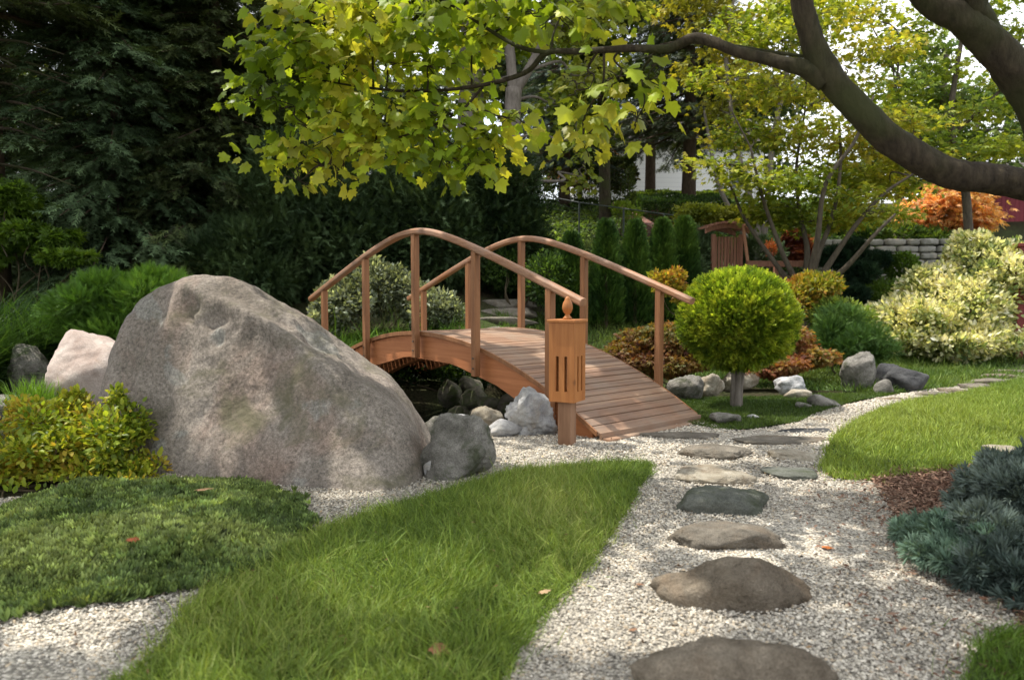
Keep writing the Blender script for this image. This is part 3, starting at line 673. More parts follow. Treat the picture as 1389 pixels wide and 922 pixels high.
rpx('rock', 'pale rock behind the trunk of the round tree', 'rock', 976, 1030, 503, 530, M_BUFF, 41, .8)
rpx('rock', 'broken pale and black rock under the drooping red maple', 'rock', 1050, 1092, 508, 538, M_WHITE, 42, .8, amp=.12)
rpx('rock', 'buff rock at the far edge of the sunlit lawn', 'rock', 1337, 1382, 603, 628, M_BUFF, 43, .8)
rpx('rock', 'tan flat stone on the mossy turf behind the squat rock', 'rock', 1062, 1100, 528, 545, M_BUFF, 44, .7, flat=.5)
rpx('rock', 'white flat stone at the near edge of the variegated bush', 'rock', 1202, 1232, 478, 489, M_WHITE, 45, .8, flat=.5, sub=3)
# mossy stones on the far side of the water under the bridge
r5 = np.random.default_rng(5)
MS = [(608, 520, 9.6, .34), (640, 530, 9.3, .42), (622, 556, 8.6, .36), (668, 545, 8.7, .40), (655, 560, 8.2, .30), (640, 515, 9.9, .40), (690, 540, 8.6, .34), (612, 572, 8.2, .28)]
for i, (px, py, Y, w) in enumerate(MS):
    c = P(px, py, Y); zb = min(c[2] - .12, -.2)
    rock('bank_rock', 'mossy stone on the pond bank beneath the bridge', 'rock', (c[0], c[1], zb), (w, w * .9, c[2] + .06 - zb), M_MOSSY if i < 9 else M_GREY, 60 + i, r5.uniform(0, 3), sub=3, amp=.09, group='mossy stones under the bridge')

# stepping stones ---------------------------------------------------
def step(label, x0, x1, yt, yb, hz, mat, seed, group=None, flat=.55, skew=0.0, p=9, **k):
    f = G((x0 + x1) / 2, yb - 2); b_ = G((x0 + x1) / 2, yt, hz); c = (f + b_) / 2; w = (x1 - x0) / 1000 * c[1]
    d = max(.10, b_[1] - f[1]); hz = hz * 1.3
    return rock('stepping_stone', label, 'stepping stone', (c[0], c[1], 0), (w, d, hz), mat, seed, skew, p=p, sub=5, amp=.05, flat=flat, sink=1.0, fine=.4, group=group, **k)
step('large brown stepping stone cut by the bottom edge', 846, 1140, 857, 968, .13, M_BROWN, 77, None, .9, 0, 7)
s2_ = step('brown wedge shaped stepping stone, second from the front', 880, 1104, 752, 836, .15, M_BROWN, 72, None, None, -.10, 15)
co = np.empty(len(s2_.data.vertices) * 3, np.float32); s2_.data.vertices.foreach_get('co', co); co = co.reshape(-1, 3); wx = np.abs(co[:, 0]).max(); tx = co[:, 0] / wx
co[:, 2] *= np.interp(tx, [-1, -.75, -.55, -.1, .3, .75, 1], [.75, .85, .78, 1.08, 1.0, .62, .35]); co[:, 1] *= np.interp(tx, [-1, -.6, 0, .5, 1], [.75, 1, 1.05, .85, .4]); s2_.data.vertices.foreach_set('co', co.ravel())
step('grey brown rectangular stepping stone, third from the front', 903, 1067, 706, 753, .065, M_FLAG, 83, None, .6, -.05, 14)
step('dark greenish stepping stone with a smooth top, fourth from the front', 904, 1046, 659, 703, .085, M_GREEN, 74, None, .6, -.04, 12)
step('rough buff stepping stone, fifth from the front', 912, 1022, 630, 662, .055, M_BUFF, 75, None, .6)
step('smooth grey oval stepping stone near the end of the ramp', 918, 1023, 601, 629, .06, M_FLAG, 76, None, .6)
step('wide thin slab between the oval stone and the mossy turf', 992, 1130, 589, 610, .045, M_FLAG, 77, None, .4)
step('pale ridged stepping stone at the path fork', 1042, 1113, 607, 631, .05, M_BUFF, 78, None, .6)
step('flush greenish stone below the pale ridged stone', 1034, 1108, 631, 656, .032, M_GREEN, 79, None, .3)
step('dark slate stepping stone at the edge of the mossy turf', 1052, 1132, 580, 597, .05, M_DARK, 80, None, .5)
step('thin flagstone flush in the gravel before the bridge ramp', 866, 978, 585, 601, .035, M_FLAG, 81, None, .3)
fl = [(1096, 1158, 567, 581), (1136, 1187, 560, 575), (1151, 1222, 550, 561), (1187, 1227, 541, 550), (1229, 1265, 541, 548), (1240, 1289, 532, 542), (1273, 1316, 527, 537), (1302, 1347, 521, 530), (1315, 1368, 514, 523), (1327, 1377, 508, 515), (1345, 1395, 502, 509), (1370, 1440, 497, 503)]
fll = ['brown flagstone at the near end of the winding far path', 'narrow buff flagstone second along the winding far path', 'wide reddish flagstone third along the winding far path', 'small grey flagstone on the left of the far path bend',
       'small grey flagstone against the lawn at the far path bend', 'grey flagstone level with the dark blocky rock', 'grey flagstone just past the dark blocky rock', 'flagstone beside the tip of the narrow lawn strip',
       'broad flagstone at the end of the narrow lawn strip', 'flagstone in front of the variegated bush, nearer one', 'flagstone in front of the variegated bush, farther one', 'last flagstone at the right edge of the far path']
for i, (a, b_, c, d) in enumerate(fl): step(fll[i], a, b_, c - 1, d + 1, .055, M_FLAG if i % 3 else M_BROWN, 90 + i, 'flagstones along the far path', .45)

# stone steps rising behind the bridge
for i in range(4):
    Yc = 13.2 + i * .45; zz = .62 + .16 * i
    rock('stone_step', ['lowest', 'second', 'third', 'topmost'][i] + ' rough grey stone step behind the bridge deck', 'stone step', (-.25 + .05 * i, Yc, zz - .16), (1.5 - .1 * i, .6, .20), M_FLAG, 120 + i, 0, p=16, flat=.8, sub=4, amp=.03, group='stone steps behind the bridge')

# ================================================================== bridge
W_RAIL = wood_mat('rail_wood', (.20, .09, .04), (.40, .20, .10), 0, .5, grey=(.32, .24, .19), greyamt=.4, knots=False)
W_POST = wood_mat('post_wood', (.19, .08, .033), (.34, .16, .07), 2, .6)
W_BEAM = wood_mat('beam_wood', (.36, .125, .045), (.54, .22, .09), 0, .6)
W_DECK = wood_mat('deck_wood', (.19, .105, .065), (.35, .215, .14), 1, .6, plank=5.2 / 58, grey=(.29, .235, .185), greyamt=.5, knots=False)
W_LANT = wood_mat('lantern_wood', (.30, .105, .028), (.46, .19, .058), 2, .5)
W_LPOST = wood_mat('lantern_post_wood', (.17, .085, .045), (.30, .17, .10), 2, .6)
BC = (-.466, 8.508, 0); BRZ = math.atan2(-.747, .664)
br = thing('footbridge', 'arched cedar footbridge with curved handrails over the pond', 'bridge', BC, BRZ)
SP = 1.038; HW = .742; DE = 2.60
dz = lambda s: .82 - .1114 * s * s
rz_ = lambda s: 1.90 - .40 * (math.sqrt((s / SP) ** 2 + .36) - .6)
# deck
dk = MB(); n = 58; s_ = -DE; pw = 2 * DE / n
for i in range(n):
    s0 = -DE + i * pw + .004; s1 = s0 + pw - .011 + rng.uniform(-.002, .002)
    sc_ = (s0 + s1) / 2; a = math.atan(-.2228 * sc_); X = A(math.cos(a), 0, math.sin(a)); Zx = A(-math.sin(a), 0, math.cos(a))
    dk.box((sc_, rng.uniform(-.004, .004), dz(sc_) - .016 + rng.uniform(-.0015, .0015)), ((s1 - s0) / math.cos(a), 2 * .712, .034), ax=(X, A(0, 1, 0), Zx))
dk.box((DE + .016, 0, .030), (.028, 1.43, .088)); dk.box((DE + .075, 0, .004), (.085, 1.42, .055))
dk.build('deck', W_DECK, br, bevel=.004)
# side beams (curved, faceted underneath)
def beam(y0, y1, nm='side_beam'):
    m = MB(); ss = np.linspace(-2.5, 2.5, 41); kn = [-2.5, -1.75, -.95, -.3, .55, 1.25, 2.1, 2.5]
    kz = [max(-.03, dz(k) - .305 - (.03 if abs(k) < 1.2 else 0)) for k in kn]; kz[3] = .53; kz[4] = .50
    rings = []
    for s in ss:
        zt = dz(s) - .036; zb = min(zt - .03, max(-.05, float(np.interp(s, kn, kz)))); rings.append([A(s, y0, zb), A(s, y1, zb), A(s, y1, zt), A(s, y0, zt)])
    m.sweep(ss, lambda i: rings[i]); return m.build(nm, W_BEAM, br, bevel=.004)
beam(-.690, -.643); beam(.643, .690)
m = MB(); ss = np.linspace(-2.45, 2.45, 31); rings = [[A(s, -.05, max(-.05, dz(s) - .3)), A(s, .05, max(-.05, dz(s) - .3)), A(s, .05, dz(s) - .037), A(s, -.05, dz(s) - .037)] for s in ss]
m.sweep(ss, lambda i: rings[i]); m.build('centre_beam', W_BEAM, br)
for sd in (-1, 1):
    # trim strip covering the plank ends
    m = MB(); ss = np.linspace(-2.58, 2.58, 61)
    rings = [[A(s, sd * .7125, dz(s) - .040), A(s, sd * .729, dz(s) - .040), A(s, sd * .729, dz(s) + .004), A(s, sd * .7125, dz(s) + .004)] for s in ss]
    m.sweep(ss, lambda i: rings[i]); m.build('edge_trim', W_POST, br, bevel=.003)
    for t in (-2, -1, 0, 1, 2):
        s = t * SP; m = MB(); zt = rz_(s) - .03; zb = max(dz(s) - .28, .0)
        m.box((s, sd * (HW + .034), (zt + zb) / 2), (.068, .068, zt - zb)); p_ = m.build('rail_post', W_POST, br, bevel=.006)
        for q in (.10, .20):
            if dz(s) - q < zb + .02: continue
            m = MB(); m.tube([(s, sd * (HW + .066), dz(s) - q), (s, sd * (HW + .075), dz(s) - q)], [.010, .009], 10); m.build('bolt', plain_mat('bolt_iron', (.12, .11, .10), .5, .5, .8) if 'bolt_iron' not in bpy.data.materials else bpy.data.materials['bolt_iron'], p_)
    m = MB(); ss = np.linspace(-2.36 * SP, 2.38 * SP, 61)
    prof = [(-.032, -.034), (.032, -.034), (.042, -.02), (.042, .012), (.030, .028), (0, .036), (-.030, .028), (-.042, .012), (-.042, -.02)]
    ring = []
    for s in ss:
        g_ = (rz_(s + .01) - rz_(s - .01)) / .02; a = math.atan(g_); Zx = A(-math.sin(a), 0, math.cos(a))
        ring.append([A(s, sd * (HW + .034), rz_(s)) + A(0, p_[0], 0) + Zx * p_[1] for p_ in prof])
    m.sweep(ss, lambda i: ring[i]); m.build('handrail', W_RAIL, br, bevel=.003)

# ================================================================== lantern post
lp = G(769, 603); phi = R(-29)
lt = thing('lantern_post', 'square cedar garden lantern on a post with turned finial', 'lantern', (lp[0], lp[1], 0), phi)
k = lp[1] / 1000
zt, zb = P(0, 437, lp[1])[2], P(0, 543, lp[1])[2]; a_ = .222; wl = .022
m = MB(); m.box((0, 0, (zb + .10) / 2 - .05), (.115, .115, zb + .12)); m.build('post', W_LPOST, lt, bevel=.006)
z_lo, z_hi = P(0, 529, lp[1])[2], P(0, 482, lp[1])[2]
m = MB(); H = zt - zb
for q in range(4):
    an = q * math.pi / 2; ca, sa = math.cos(an), math.sin(an)
    def wb_(u0, u1, z0, z1, m=m, ca=ca, sa=sa):
        c = ((u0 + u1) / 2, -(a_ / 2 - wl / 2)); m.box((c[0] * ca - c[1] * sa, c[0] * sa + c[1] * ca, (z0 + z1) / 2), (u1 - u0, wl, z1 - z0), an)
    h = a_ / 2; e = h - wl if q % 2 else h
    wb_(-e, e, zb, z_lo); wb_(-e, e, z_hi, zt)
    wb_(-e, -.050, z_lo, z_hi); wb_(-.024, .024, z_lo, z_hi); wb_(.050, e, z_lo, z_hi)
m.build('lamp_housing', W_LANT, lt)
m = MB(); m.box((0, 0, zb + .012), (a_ - 2 * wl - .004, a_ - 2 * wl - .004, .02)); m.build('floor_board', W_LANT, lt)
m = MB(); m.box((0, 0, zt + .012), (a_ + .03, a_ + .03, .024)); m.build('cap', W_LANT, lt, bevel=.005)
m = MB(); pf = [(.036, 0), (.038, .012), (.026, .022), (.018, .034), (.020, .042), (.034, .060), (.042, .085), (.043, .105), (.036, .135), (.026, .150), (.024, .156), (.020, .170), (.009, .182), (.001, .185)]
m.lathe(pf, (0, 0, zt + .024)); m.build('finial', W_LANT, lt, smooth=True)

# ================================================================== round clipped tree
tp = G(999, 556); Yt = tp[1]
tt = thing('topiary_tree', 'clipped ball shaped golden green cypress on a short trunk', 'topiary', (tp[0], tp[1], 0))
cz = P(0, 434, Yt)[2]; cx = P(1001, 434, Yt)[0] - tp[0]
rx, rzz = .074 * Yt, .066 * Yt
n = 30000; d = rand_dirs(n); rad = .78 + .22 * rng.random(n) ** .6
lump = 1 + .05 * vnoise(d * 1.0, 3, 3) + .035 * vnoise(d, 9, 5) + (rng.random(n) < .012) * rng.uniform(.02, .09, n)
pos = A(cx, 0, cz) + d * (rad * lump)[:, None] * A(rx, rx, rzz); pos[:, 2] = np.maximum(pos[:, 2], cz - rzz * .93 + rng.uniform(0, .03, n))
dd = d * A(1, 1, .9) + A(0, 0, .45) + rng.normal(scale=.4, size=(n, 3))
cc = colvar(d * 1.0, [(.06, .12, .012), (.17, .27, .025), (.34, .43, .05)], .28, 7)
cc *= (1 + .35 * sstep(.2, 1, d[:, 2]))[:, None] * A(1.1, 1, 1)  # top of the ball painted lighter, as if by overhead sun
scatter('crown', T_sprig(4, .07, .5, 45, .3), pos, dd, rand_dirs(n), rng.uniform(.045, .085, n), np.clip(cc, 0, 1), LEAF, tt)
m = MB()
for i in range(3):
    o_ = [(-.03, 0), (.03, .01), (0, -.03)][i]; m.tube(catmull([(o_[0] * .9, o_[1], -.05), (o_[0] * 1.1, o_[1], .2), (o_[0] * 1.8 + .01, o_[1], .45), (o_[0] * 5, o_[1] * 4, .95)], 5), np.linspace(.042, .022, 16), 8, .12)
m.build('trunk', BARK_GREY, tt, smooth=True)
m = MB()
for i in range(26):
    e_ = rand_dirs(1)[0]; m.tube(catmull([(cx * .5, 0, .55), A(cx, 0, cz) * A(1, 1, .8) + e_ * .2, A(cx, 0, cz) + e_ * A(rx, rx, rzz) * .8], 3), np.linspace(.016, .005, 7), 5)
m.build('limbs', BARK_BROWN, tt)

# ================================================================== plant builders
def limb_to(m, a, b_, r0, r1, sag=.0, k=7, side=.12):
    a = A(*a); b_ = A(*b_); L_ = np.linalg.norm(b_ - a); off = rng.normal(scale=side * L_, size=3)
    m.tube(catmull([a, a * .6 + b_ * .4 + off * A(1, 1, .5) + A(0, 0, sag * L_), a * .25 + b_ * .75 - off * .3 + A(0, 0, sag * L_ * .6), b_], 5), np.linspace(r0, r1, 16), k, .05)
def shrub(name, label, cat, base, lobes, n, tm, size, cols, mat=LEAF, var=.22, lo=.55, updir=.4, outw=1.0, rnd=.5, f=2.0, stems=8, stemmat=None, group=None, clip=True, loclip=None, hang=0.0, lumpy=.20):
    """lobes: (centre xyz, radii xyz, weight) in world; surface-heavy leaf scatter with lumpy outline"""
    root = thing(name, label, cat, base, 0, group); base = A(*base)
    w = np.array([l[2] for l in lobes], float); w /= w.sum(); PP = []; DD = []
    for l, ww in zip(lobes, w):
        k_ = int(n * ww); d_ = rand_dirs(k_); q = (lo + (1 - lo) * rng.random(k_) ** .7)
        lump = 1 + lumpy * vnoise(d_ + A(*l[0]), 2.6, 11) + lumpy * .65 * vnoise(d_ + A(*l[0]), 7, 13)
        PP.append(A(*l[0]) + d_ * (q * lump)[:, None] * A(*l[1])); DD.append(d_)
    pos = np.concatenate(PP); d_ = np.concatenate(DD)
    if clip:
        g = th(pos[:, 0], pos[:, 1]); k_ = pos[:, 2] > g + .02; pos = pos[k_]; d_ = d_[k_]
    dd_ = d_ * outw + A(0, 0, updir - hang) + rng.normal(scale=rnd, size=d_.shape)
    hint = A(0, 0, 1) + rng.normal(scale=.5, size=d_.shape) if hang or updir < .3 else rand_dirs(len(pos))
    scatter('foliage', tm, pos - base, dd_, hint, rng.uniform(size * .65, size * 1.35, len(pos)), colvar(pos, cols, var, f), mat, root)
    if stems:
        m_ = MB()
        for i in range(stems):
            l = lobes[rng.choice(len(lobes), p=w)]; e_ = rand_dirs(1)[0]; e_[2] = abs(e_[2]) * .6
            tgt = A(*l[0]) + e_ * A(*l[1]) * .8 - base; s0 = A(rng.normal(scale=.05), rng.normal(scale=.05), -.05)
            limb_to(m_, s0, tgt, .014 + .01 * l[1][2], .004, k=5)
        m_.build('stems', stemmat or TWIG, root)
    return root
def sub_lobes(lobes, k=7, s=.36, core=.72, seed=1):
    r = np.random.default_rng(seed); out = []
    for c, ra, w in lobes:
        ra = A(*ra); out.append((c, tuple(ra * core), w * .5))
        for _ in range(k):
            d = norm(r.normal(size=3)); d[2] = abs(d[2]) * .9 - .15; q = s * r.uniform(.7, 1.35)
            out.append((A(*c) + d * ra * r.uniform(.68, .98), tuple(ra * q), w * .5 / k * 1.3))
    return out
def wl_(px, py, Y, rx_, ry_, rz__, w=1): return (P(px, py, Y), (rx_, ry_, rz__), w)
def tree(name, label, cat, base, trunk_pts, radii, pads, nleaf, tm, size, cols, bark, leafmat=LEAF, lo=.0, droop=.5, var=.22, f=1.2, group=None, twigs=4, limb_r=.035, flatn=True, tr_rough=.06, extra=None, fork=None, attach=None):
    root = thing(name, label, cat, base, 0, group); base = A(*base)
    m_ = MB(); TP = []
    for tp_, rr in zip(trunk_pts, radii):
        c_ = catmull(tp_, 8); TP.append(c_); m_.tube(c_ - base, np.interp(np.linspace(0, 1, len(c_)), np.linspace(0, 1, len(rr)), rr), 18, tr_rough)
    m_.build('trunk', bark, root, smooth=True)
    AL = np.concatenate(TP)
    m_ = MB(); PP = []; DD = []
    wt = np.array([p_[3] if len(p_) > 3 else 1 for p_ in pads], float)
    vol = np.array([max(p_[1]) ** 2 for p_ in pads]) * wt; vol /= vol.sum()
    for (c_, r_, *_), v in zip([p_[:2] for p_ in pads], vol):
        c_ = A(*c_); r_ = A(*r_)
        dist = np.linalg.norm((AL - c_) * A(1, 1, 1.0), axis=1) + np.maximum(0, (AL[:, 2] - c_[2])) * 1.5
        a0 = AL[np.argmin(dist)] if attach is None else AL[attach(AL, c_)]
        limb_to(m_, a0 - base, c_ - base, limb_r, limb_r * .4, .05)
        kk = int(nleaf * v)
        nt_ = max(2, int(twigs)); tips = []
        for _ in range(nt_):
            e_ = rand_dirs(1)[0]; tip = c_ + e_ * r_ * .85; tips.append(tip); limb_to(m_, c_ - base, tip - base, limb_r * .38, .004, .03, 4)
        # leaves in little groups round the twigs
        ng = max(3, kk // 9); e_ = rand_dirs(ng); rr_ = (lo + (1 - lo) * rng.random(ng)) ** .5
        gc = c_ + e_ * rr_[:, None] * r_
        gi = rng.integers(0, ng, kk); sp_ = size * 1.5
        off = np.clip(rng.normal(scale=1, size=(kk, 3)), -1.7, 1.7) * A(sp_, sp_, sp_ * .55)
        PP.append(gc[gi] + off); DD.append(off / sp_ + (gc[gi] - c_) / r_.max() * .6)
    m_.build('limbs', bark, root)
    pos = np.concatenate(PP); off = np.concatenate(DD); n_ = len(pos)
    dd_ = norm(off * A(1, 1, .3)) + A(0, 0, -droop) + rng.normal(scale=.35, size=(n_, 3))
    hint = A(0, 0, 1) + rng.normal(scale=.55, size=(n_, 3))
    if extra is not None:
        k_ = extra(pos); pos, dd_, hint = pos[k_], dd_[k_], hint[k_]; n_ = len(pos)
    scatter('crown', tm, pos - base, dd_, hint, rng.uniform(size * .7, size * 1.3, n_), colvar(pos, cols, var, f), leafmat, root)
    return root
def conifer(name, label, cat, base, H, Rb, cols, n_lv=26, nb=9, sp=.30, z0=.3, dens=1.0, droop=.35, bare=0.0, tr=.16, group=None, top=1.0, up=False, seed=1, prof=None, nee=None):
    root = thing(name, label, cat, base, 0, group); r = np.random.default_rng(seed)
    m_ = MB(); m_.tube([(0, 0, -.2), (0.02, 0, H * .5), (0, .02, H)], [tr, tr * .6, .02], 10, .05); m_.build('trunk', BARK_BROWN, root, smooth=True)
    PP = []; DD = []; mb = MB()
    for i in range(n_lv):
        t = (i + r.uniform(0, .8)) / n_lv; z = z0 + (H - z0) * t
        rad = Rb * (prof(t) if prof else (1 - t) ** .8 + .06)
        for j in range(nb):
            a = 2 * math.pi * (j + r.uniform(0, .9)) / nb + i; L_ = rad * r.uniform(.65, 1.15)
            u = np.linspace(0, 1, 7)[:, None]; hor = A(math.cos(a), math.sin(a), 0)
            pth = A(0, 0, z) + hor * u * L_ + A(0, 0, 1) * (-droop * L_ * (u ** 1.6) + (.25 * L_ * u if up else 0) + .12 * L_ * np.maximum(0, u - .75) * 2)
            if L_ > .5: mb.tube(pth, np.linspace(.03, .006, 7) * (tr / .16), 4)
            k_ = max(4, int(L_ / .12 * 6 * dens)); uu = (bare + (1 - bare) * r.random(k_) ** .6)
            b0 = A(0, 0, z) + hor * (uu * L_)[:, None] + A(0, 0, 1) * (-droop * L_ * (uu ** 1.6) + (.25 * L_ * uu if up else 0) + .12 * L_ * np.maximum(0, uu - .75) * 2)[:, None]
            sd = np.cross(hor, A(0, 0, 1)); s_ = r.uniform(-1, 1, k_)[:, None]
            b0 = b0 + sd * s_ * (.30 * L_ * (1.1 - uu))[:, None] + r.normal(scale=.05, size=(k_, 3))
            PP.append(b0); DD.append(hor + sd * s_ * .9 + A(0, 0, -.25 - droop * .5) + r.normal(scale=.25, size=(k_, 3)))
    if mb.n: mb.build('limbs', BARK_BROWN, root)
    pos = np.concatenate(PP); dd_ = np.concatenate(DD); n_ = len(pos)
    scatter('crown', nee or T_sprig(6, .04, .45, 50, .25), pos, dd_, A(0, 0, 1) + rng.normal(scale=.3, size=(n_, 3)), rng.uniform(sp * .7, sp * 1.2, n_), colvar(pos + A(*base), cols, .28, 1.2), NEEDLE, root)
    return root

def base_at(x, y): return (x, y, float(th(x, y)))
def at(px, Y): x = P(px, 400, Y)[0]; return (x, Y, float(th(x, Y)))

# ================================================================== plants near the bridge
SPR = T_sprig(6, .04, .45, 50, .25); SPR4 = T_sprig(4, .06, .5, 48, .3)
# golden spirea left
gb = G(60, 668); c0 = A(-3.05, 5.0, 0)
shrub('golden_shrub', 'golden green spreading shrub with reddish shoots left of the boulder', 'shrub', (-3.2, 5.0, 0),
      sub_lobes([(P(70, 612, 5.0), (.52, .42, .30), 1.3), (P(150, 598, 5.0), (.27, .3, .34), .7), (P(-10, 640, 4.9), (.45, .4, .26), 1), (P(110, 655, 4.8), (.45, .25, .16), .6), (P(60, 672, 4.6), (.42, .2, .10), .5), (P(170, 660, 4.7), (.25, .18, .12), .35), (P(-30, 680, 4.5), (.4, .2, .12), .5), (P(180, 640, 4.9), (.2, .2, .2), .3), (P(-90, 620, 4.9), (.5, .4, .3), .8), (P(60, 575, 5.2), (.3, .25, .2), .5), (P(20, 565, 5.3), (.07, .1, .16), .1), (P(100, 548, 5.2), (.09, .1, .12), .12), (P(160, 552, 5.1), (.07, .1, .14), .1), (P(185, 590, 5.0), (.12, .1, .1), .1)], 10, 0.36, .72, 1),
      19000, T_leaf(), .044, [(.08, .14, .015), (.19, .26, .025), (.37, .41, .05), (.42, .30, .05)], f=3, updir=.25, lo=.3, stems=26, rnd=.55, lumpy=.34)
x, y = rng.uniform(-3.9, -2.3, 260), rng.uniform(4.7, 5.4, 260)
# ornamental grasses
def grass_clump(name, label, c, n, L, spread, w, cols, bend=.9, rad=.12):
    root = thing(name, label, 'ornamental grass', c)
    p = np.c_[rng.normal(scale=rad, size=(n, 2)), np.zeros(n)]; a = rng.uniform(0, 2 * math.pi, n); s = np.abs(rng.normal(scale=spread, size=n))
    d = np.c_[np.cos(a) * s, np.sin(a) * s, np.ones(n)]; hint = np.c_[-np.cos(a), -np.sin(a), np.zeros(n) + .4 ]
    sz = np.c_[np.full(n, w / .03 * .5) * rng.uniform(.6, 1.2, n), L * rng.uniform(.6, 1.15, n), L * rng.uniform(.5, 1.1, n)]
    scatter('blades', T_blade(bend, .03, 5), p, d, hint, sz, colvar(p, cols, .25, 4), GRASS, root); return root
q = P(48, 546, 7.1); grass_clump('grass_tuft', 'bright green upright grass tuft between the pond rocks', (q[0], 7.1, -.02), 650, .50, .28, .010, [(.10, .20, .02), (.17, .30, .03)], .35, .09)
q = P(112, 545, 7.0); grass_clump('grass_tuft', 'few thin yellow green blades in front of the pink rock', (q[0], 7.0, 0), 26, .22, .2, .008, [(.20, .26, .03), (.3, .3, .05)], .3, .04)
for px, Y, L_, lb in ((-20, 10.6, 1.5, 'tall dark arching grass at the left edge of the picture'), (30, 10.2, 1.35, 'tall dark arching grass beyond the grey rock'), (75, 11.0, 1.3, 'arching grass nearest the low feathery hedge'), (-60, 9.2, 1.3, 'arching grass clump overhanging the pond at the far left')):
    q = at(px, Y); grass_clump('ornamental_grass', lb, q, 1500, L_, .33, .016, [(.025, .06, .015), (.05, .11, .025), (.08, .15, .03)], 1.0, .16)
shrub('feathery_shrub', 'feathery bright green low shrub above the pond behind the boulder', 'shrub', at(150, 9.9),
      sub_lobes([(P(110, 420, 9.9), (.62, .5, .38), 1), (P(165, 405, 10.1), (.62, .5, .40), 1), (P(220, 398, 10.2), (.5, .5, .38), .9), (P(275, 420, 10.4), (.5, .5, .36), .6), (P(140, 450, 9.8), (.9, .4, .35), .8)], 8, 0.36, .72, 2),
      17000, T_sprig(7, .022, .6, 30, .25), .12, [(.05, .11, .018), (.09, .19, .025), (.15, .27, .04)], NEEDLE, lo=.45, updir=.55, rnd=.35, stems=14)
shrub('light_green_shrub', 'light green bush in front of the dark conifers at the left edge', 'shrub', at(20, 12.6),
      sub_lobes([(P(20, 275, 12.6), (.62, .6, .42), 1), (P(-20, 330, 12.4), (.9, .7, .5), 1.2), (P(60, 325, 12.4), (.55, .5, .30), .7), (P(90, 350, 12.2), (.40, .4, .15), .4), (P(-60, 260, 12.8), (.9, .7, .6), 1)], 8, 0.36, .72, 3),
      7500, T_maple_s(), .11, [(.05, .10, .012), (.10, .18, .02), (.15, .24, .03)], lo=.35, updir=.1, rnd=.5, stems=14)
# grey shrub behind the bridge
shrub('grey_shrub', 'silvery grey green shrub behind the left half of the bridge', 'shrub', at(520, 12.3),
      sub_lobes([(P(470, 415, 12.2), (.55, .55, .55), 1), (P(520, 395, 12.4), (.60, .5, .60), 1.2), (P(575, 420, 12.3), (.55, .5, .42), .9), (P(600, 430, 12.4), (.35, .4, .35), .5), (P(440, 440, 12.0), (.35, .4, .4), .5)], 10, 0.34, .72, 4),
      13000, T_leaf2(), .085, [(.07, .09, .05), (.16, .19, .12), (.32, .36, .27)], f=5, lo=.4, updir=.3, rnd=.6, stems=14, var=.35)
shrub('shade_fill_shrub', 'added dark leaves standing in for shade on the far pond bank under the bridge', 'shrub', (-.75, 10.35, -.2), sub_lobes([(A(-.9, 10.4, .0), (.8, .35, .3), 1), (A(.1, 10.9, .05), (.6, .35, .3), .7), (A(-1.9, 10.3, .0), (.7, .35, .3), .7)], 6, .4), 8000, T_leaf2(), .075, [(.008, .02, .006), (.02, .045, .012), (.04, .07, .015)], lo=.3, stems=8)  # added plant; its near-black leaf colours stand in for shade beneath the bridge
# red laceleaf maples
shrub('weeping_maple', 'drooping bronze red cutleaf maple beyond the bridge ramp', 'maple', at(885, 10.0),
      sub_lobes([(P(895, 462, 10.0), (.55, .5, .28), 1.2), (P(860, 480, 9.9), (.42, .4, .22), .8), (P(930, 475, 9.8), (.55, .5, .34), 1.1), (P(905, 495, 9.6), (.55, .4, .22), .8)], 9, 0.4, .72, 5),
      16000, T_maple_s(), .05, [(.10, .035, .022), (.20, .09, .03), (.22, .16, .035), (.12, .13, .03)], f=3, lo=.35, hang=.75, updir=.1, rnd=.45, stems=10)
shrub('weeping_maple', 'drooping rusty red cutleaf maple right of the round tree', 'maple', at(1070, 10.3),
      sub_lobes([(P(1062, 470, 10.2), (.42, .4, .28), 1), (P(1090, 485, 10.1), (.38, .35, .2), .7), (P(1050, 500, 9.6), (.45, .3, .18), .7)], 9, 0.4, .72, 6),
      9000, T_maple_s(), .05, [(.16, .05, .03), (.28, .12, .05), (.24, .2, .05)], f=3, lo=.35, hang=.8, updir=.1, rnd=.45, stems=10)
shrub('soft_green_shrub', 'soft needled green shrub behind the upright grey rock', 'shrub', at(1152, 10.9),
      sub_lobes([(P(1150, 458, 10.9), (.50, .5, .34), 1), (P(1125, 470, 10.8), (.35, .4, .28), .6), (P(1180, 475, 10.8), (.32, .4, .26), .6), (P(1140, 430, 11.1), (.25, .3, .2), .3)], 8, 0.36, .72, 7),
      9000, T_sprig(7, .022, .6, 30, .25), .10, [(.04, .09, .02), (.07, .14, .03), (.12, .2, .04)], NEEDLE, lo=.4, updir=.5, rnd=.4, stems=10)
shrub('lime_shrub', 'lime yellow leafy shrub peeking over the soft green shrub', 'shrub', at(1135, 12.0), [(P(1128, 425, 12.0), (.40, .3, .26), 1), (P(1160, 432, 12.0), (.3, .3, .2), .6)], 2200, T_leaf2(), .08, [(.12, .2, .03), (.25, .32, .08)], lo=.3, stems=6)
shrub('golden_barberry', 'yellow and orange leafed shrub behind the top of the round tree', 'shrub', at(980, 12.0),
      sub_lobes([(P(905, 385, 12.0), (.32, .4, .26), .6), (P(940, 405, 12.1), (.4, .4, .2), .6), (P(1000, 400, 12.2), (.5, .4, .2), .5), (P(1095, 392, 12.3), (.50, .5, .32), 1.2), (P(1060, 410, 12.1), (.7, .4, .4), 1)], 8, 0.36, .72, 8),
      11000, T_leaf2(), .075, [(.12, .17, .02), (.25, .25, .03), (.36, .25, .04), (.36, .15, .04)], f=2.2, lo=.3, updir=.3, rnd=.6, stems=16)
